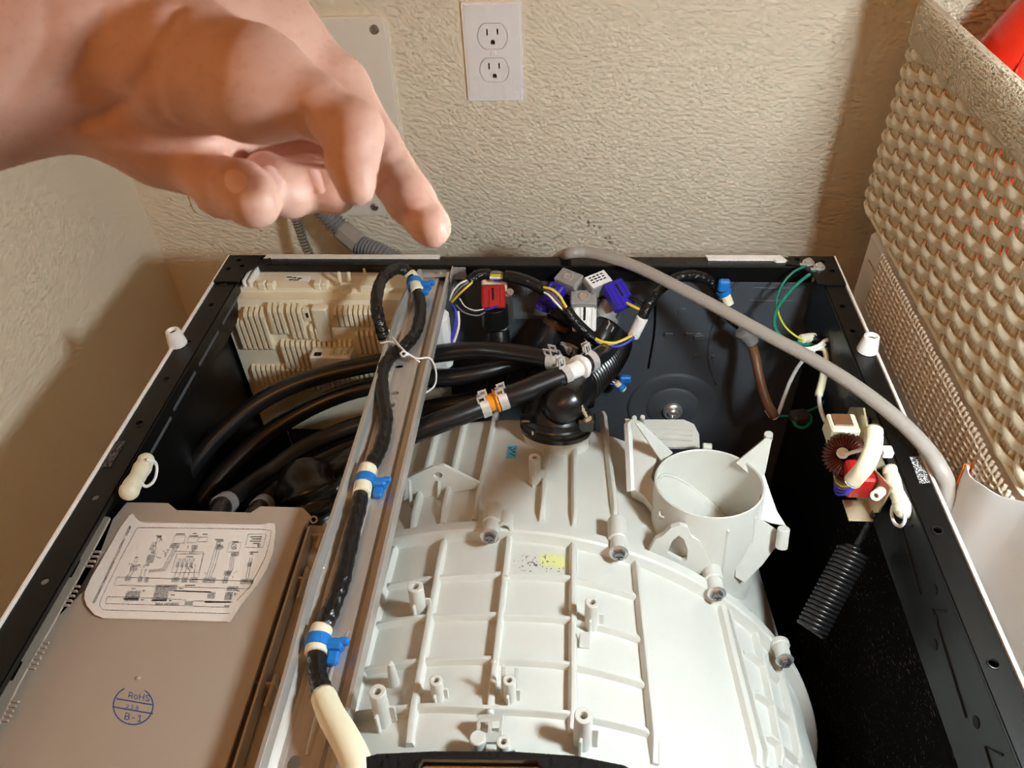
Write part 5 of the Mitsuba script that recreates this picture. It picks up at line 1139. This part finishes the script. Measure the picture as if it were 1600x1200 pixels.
def hand_sd(X):
    arm = chain_sd(X, [A_, B_, C_], .004)
    palm = chain_sd(X, [C_, (395, 98, .338, 124), (478, 150, .341, 80)], .008)
    palm = smin(palm, chain_sd(X, [(150, 100, .312, 105), (215, 165, .314, 86), (300, 205, .322, 80)], .006), .010)
    palm = smin(palm, chain_sd(X, [(300, 205, .335, 84), (395, 165, .345, 95)], .006), .010)
    palm = smin(palm, chain_sd(X, [(350, 232, .350, 44), (505, 232, .352, 42)], .004), .006)
    palm = smin(palm, chain_sd(X, [(385, 275, .350, 46), (520, 278, .350, 42)], .004), .004)
    palm = smin(palm, chain_sd(X, [(190, 190, .316, 62), (250, 226, .322, 60), (310, 252, .326, 46)], .004), .010)
    d = smin(arm, palm, .012)
    d = smin(d, chain_sd(X, [(225, 60, .302, 110)] + T_[:3], .010), .006)
    d = smin(d, chain_sd(X, T_[2:], .0035), .003)
    d = smin(d, chain_sd(X, [(455, 110, .345, 78), (520, 145, .339, 60), (583, 228, .330, 43), (640, 311, .320, 38), (673, 354, .316, 33)], .003), .004)
    for js in ([(356, 274, .306, 30), (376, 293, .300, 41), (396, 313, .297, 41), (348, 296, .309, 42), (292, 240, .326, 50)],
               [(413, 266, .322, 30), (430, 284, .320, 36), (452, 303, .318, 36), (450, 270, .350, 42), (400, 220, .352, 60)],
               [(480, 272, .328, 33), (497, 288, .325, 38), (522, 299, .323, 34), (505, 265, .350, 42), (450, 200, .352, 60)]):
        f = chain_sd(X, js[:3], .004); f = smin(f, chain_sd(X, js[2:], .004), .003)
        d = smin(d, f, .0045)
    d = smin(d, chain_sd(X, [(405, 292, .318, 38), (434, 295, .314, 34), (480, 294, .327, 36)], .003), .004)
    return d
EL = .0024
lo, hi = P(-330, 120, d=.285) - .07, np.max([P(-330, 120, d=.285), P(690, 390, d=.33), P(400, 0, d=.34)], axis=0) + .06
lo = np.minimum(lo, P(690, 395, d=.33) - .03); lo[0] = max(lo[0], CAM[0] - .33)
nx = np.ceil((hi - lo) / EL).astype(int) + 3
gx = [lo[i] + np.arange(nx[i]) * EL for i in range(3)]
G = np.stack(np.meshgrid(*gx, indexing='ij'), -1).reshape(-1, 3)
SD = np.empty(len(G))
for i in range(0, len(G), 200000): SD[i:i + 200000] = hand_sd(G[i:i + 200000])
SD = SD.reshape(nx)
def surface_nets(S, org, h):
    """A smooth triangle mesh of the zero level of the sampled field S."""
    ins = S < 0; c = np.zeros(np.array(S.shape) - 1, int)
    cor = [(i, j, k) for i in (0, 1) for j in (0, 1) for k in (0, 1)]
    sl = lambda o: tuple(slice(o[a], S.shape[a] - 1 + o[a]) for a in range(3))
    for o in cor: c += ins[sl(o)]
    act = (c > 0) & (c < 8); idx = -np.ones(c.shape, int); cells = np.argwhere(act); idx[act] = np.arange(len(cells))
    acc = np.zeros((len(cells), 3)); cnt = np.zeros(len(cells))
    for o in cor:
        for a in range(3):
            if o[a]: continue
            p = list(o); p[a] = 1
            s0 = S[tuple((cells + o).T)]; s1 = S[tuple((cells + p).T)]; m = (s0 < 0) != (s1 < 0)
            t = s0 / np.where(s0 == s1, 1, s0 - s1); q = np.tile(np.array(o, float), (len(cells), 1)); q[:, a] = t
            acc[m] += q[m]; cnt[m] += 1
    V = org + (cells + acc / cnt[:, None]) * h; F = []
    for a in range(3):
        b, d = (a + 1) % 3, (a + 2) % 3
        lo_ = [slice(0, S.shape[i] - 1) if i == a else slice(1, S.shape[i] - 1) for i in range(3)]
        up_ = list(lo_); up_[a] = slice(1, S.shape[a])
        s0, s1 = ins[tuple(lo_)], ins[tuple(up_)]
        for flip, m in ((False, s0 & ~s1), (True, ~s0 & s1)):
            e = np.argwhere(m)
            if not len(e): continue
            e = e + np.array([0 if i == a else 1 for i in range(3)])
            eb, ed = np.eye(3, dtype=int)[b], np.eye(3, dtype=int)[d]
            q = [idx[tuple((e - eb - ed).T)], idx[tuple((e - ed).T)], idx[tuple(e.T)], idx[tuple((e - eb).T)]]
            if flip: q = q[::-1]
            F += [np.c_[q[0], q[1], q[2]], np.c_[q[0], q[2], q[3]]]
    return trimesh.Trimesh(V, np.vstack(F), process=False)
hm = surface_nets(SD, lo, EL)
trimesh.smoothing.filter_taubin(hm, .5, .53, 8)
def hit(a, b):
    """First point of the hand along a line of sight (marching the distance field)."""
    r = ray(a, b); r = r / np.linalg.norm(r); t = .15
    for _ in range(80):
        d = hand_sd((CAM + r * t)[None])[0]
        if d < 2e-5: return CAM + r * t
        t += d * .8
        if t > .6: return None
def hnorm(p):
    e = 5e-4; return np.array([hand_sd((p + o)[None])[0] - hand_sd((p - o)[None])[0] for o in np.eye(3) * e]) / (2 * e)
def crease(pts, w, depth):
    """Presses a skin crease into the hand along these surface points."""
    hits = [h for h in (hit(a, b) for a, b in pts) if h is not None]
    if len(hits) < 2: return
    q = spline(np.array(hits), 12); near = np.linalg.norm(hm.vertices - q.mean(0), axis=1) < .09
    d = np.full(len(hm.vertices), 9.); d[near] = np.min(np.linalg.norm(hm.vertices[near][:, None] - q[None], axis=2), axis=1)
    n_ = hm.vertex_normals; hm.vertices = hm.vertices - n_ * (depth * np.exp(-(d / w) ** 2))[:, None]
crease([(276, 14), (252, 70), (222, 120), (186, 168), (130, 195)], .0026, .0022)
crease([(243, 100), (244, 160), (262, 192), (300, 209)], .0026, .0012)
crease([(470, 186), (482, 212), (494, 222)], .0022, .0018)
crease([(512, 243), (545, 246), (582, 238)], .0016, .0009)
crease([(622, 342), (648, 330), (676, 318)], .0016, .0008)
crease([(584, 276), (600, 262), (626, 246)], .0020, .0007)
crease([(165, 20), (140, 80), (96, 140)], .0024, .0009)
crease([(75, 10), (64, 80), (20, 150)], .0030, .0010)
add('hand', hm, 'm_skin', True, parent=pn)
for (a, b), (c, d), sx, sy in (((358, 272), (376, 292), .0044, .0058), ((420, 266), (434, 284), .0044, .0056), ((487, 274), (500, 292), .0044, .0056)):
    p, q = hit(a, b), hit(c, d); n_ = hnorm((p + q) / 2); n_ /= np.linalg.norm(n_)
    M = zframe((p + q) / 2 - n_ * .0002, n_, q - p)
    m = trimesh.creation.icosphere(3, 1.); m.vertices = m.vertices * [sy, sx, .0009]; m.vertices[:, 2] -= (m.vertices[:, 1] / sx) ** 2 * .0012
    add('fingernail', put(m, M), 'm_nail', True, parent=pn, label='pale fingernail')

# ---------------------------------------------------------------- groups of alike things
for name, g in (('rubber_hose', 'black rubber hoses in the machine'), ('spring_clamp', 'spring clamps on the black hoses'), ('rim_plug', 'white plugs on the side edges'), ('water_valve', 'grey water valves at the back panel'),
                ('wire_connector', 'plugs at the water valves'), ('valve_tube', 'black tubes below the water valves'), ('earth_wire', 'green earth wires in the rear right corner'), ('suspension_hook', 'white nylon hooks on the inner walls')):
    for k in labels:
        if '__' not in k and (k == name or (k.startswith(name + '_') and k[len(name) + 1:].isdigit())): labels[k]['group'] = g
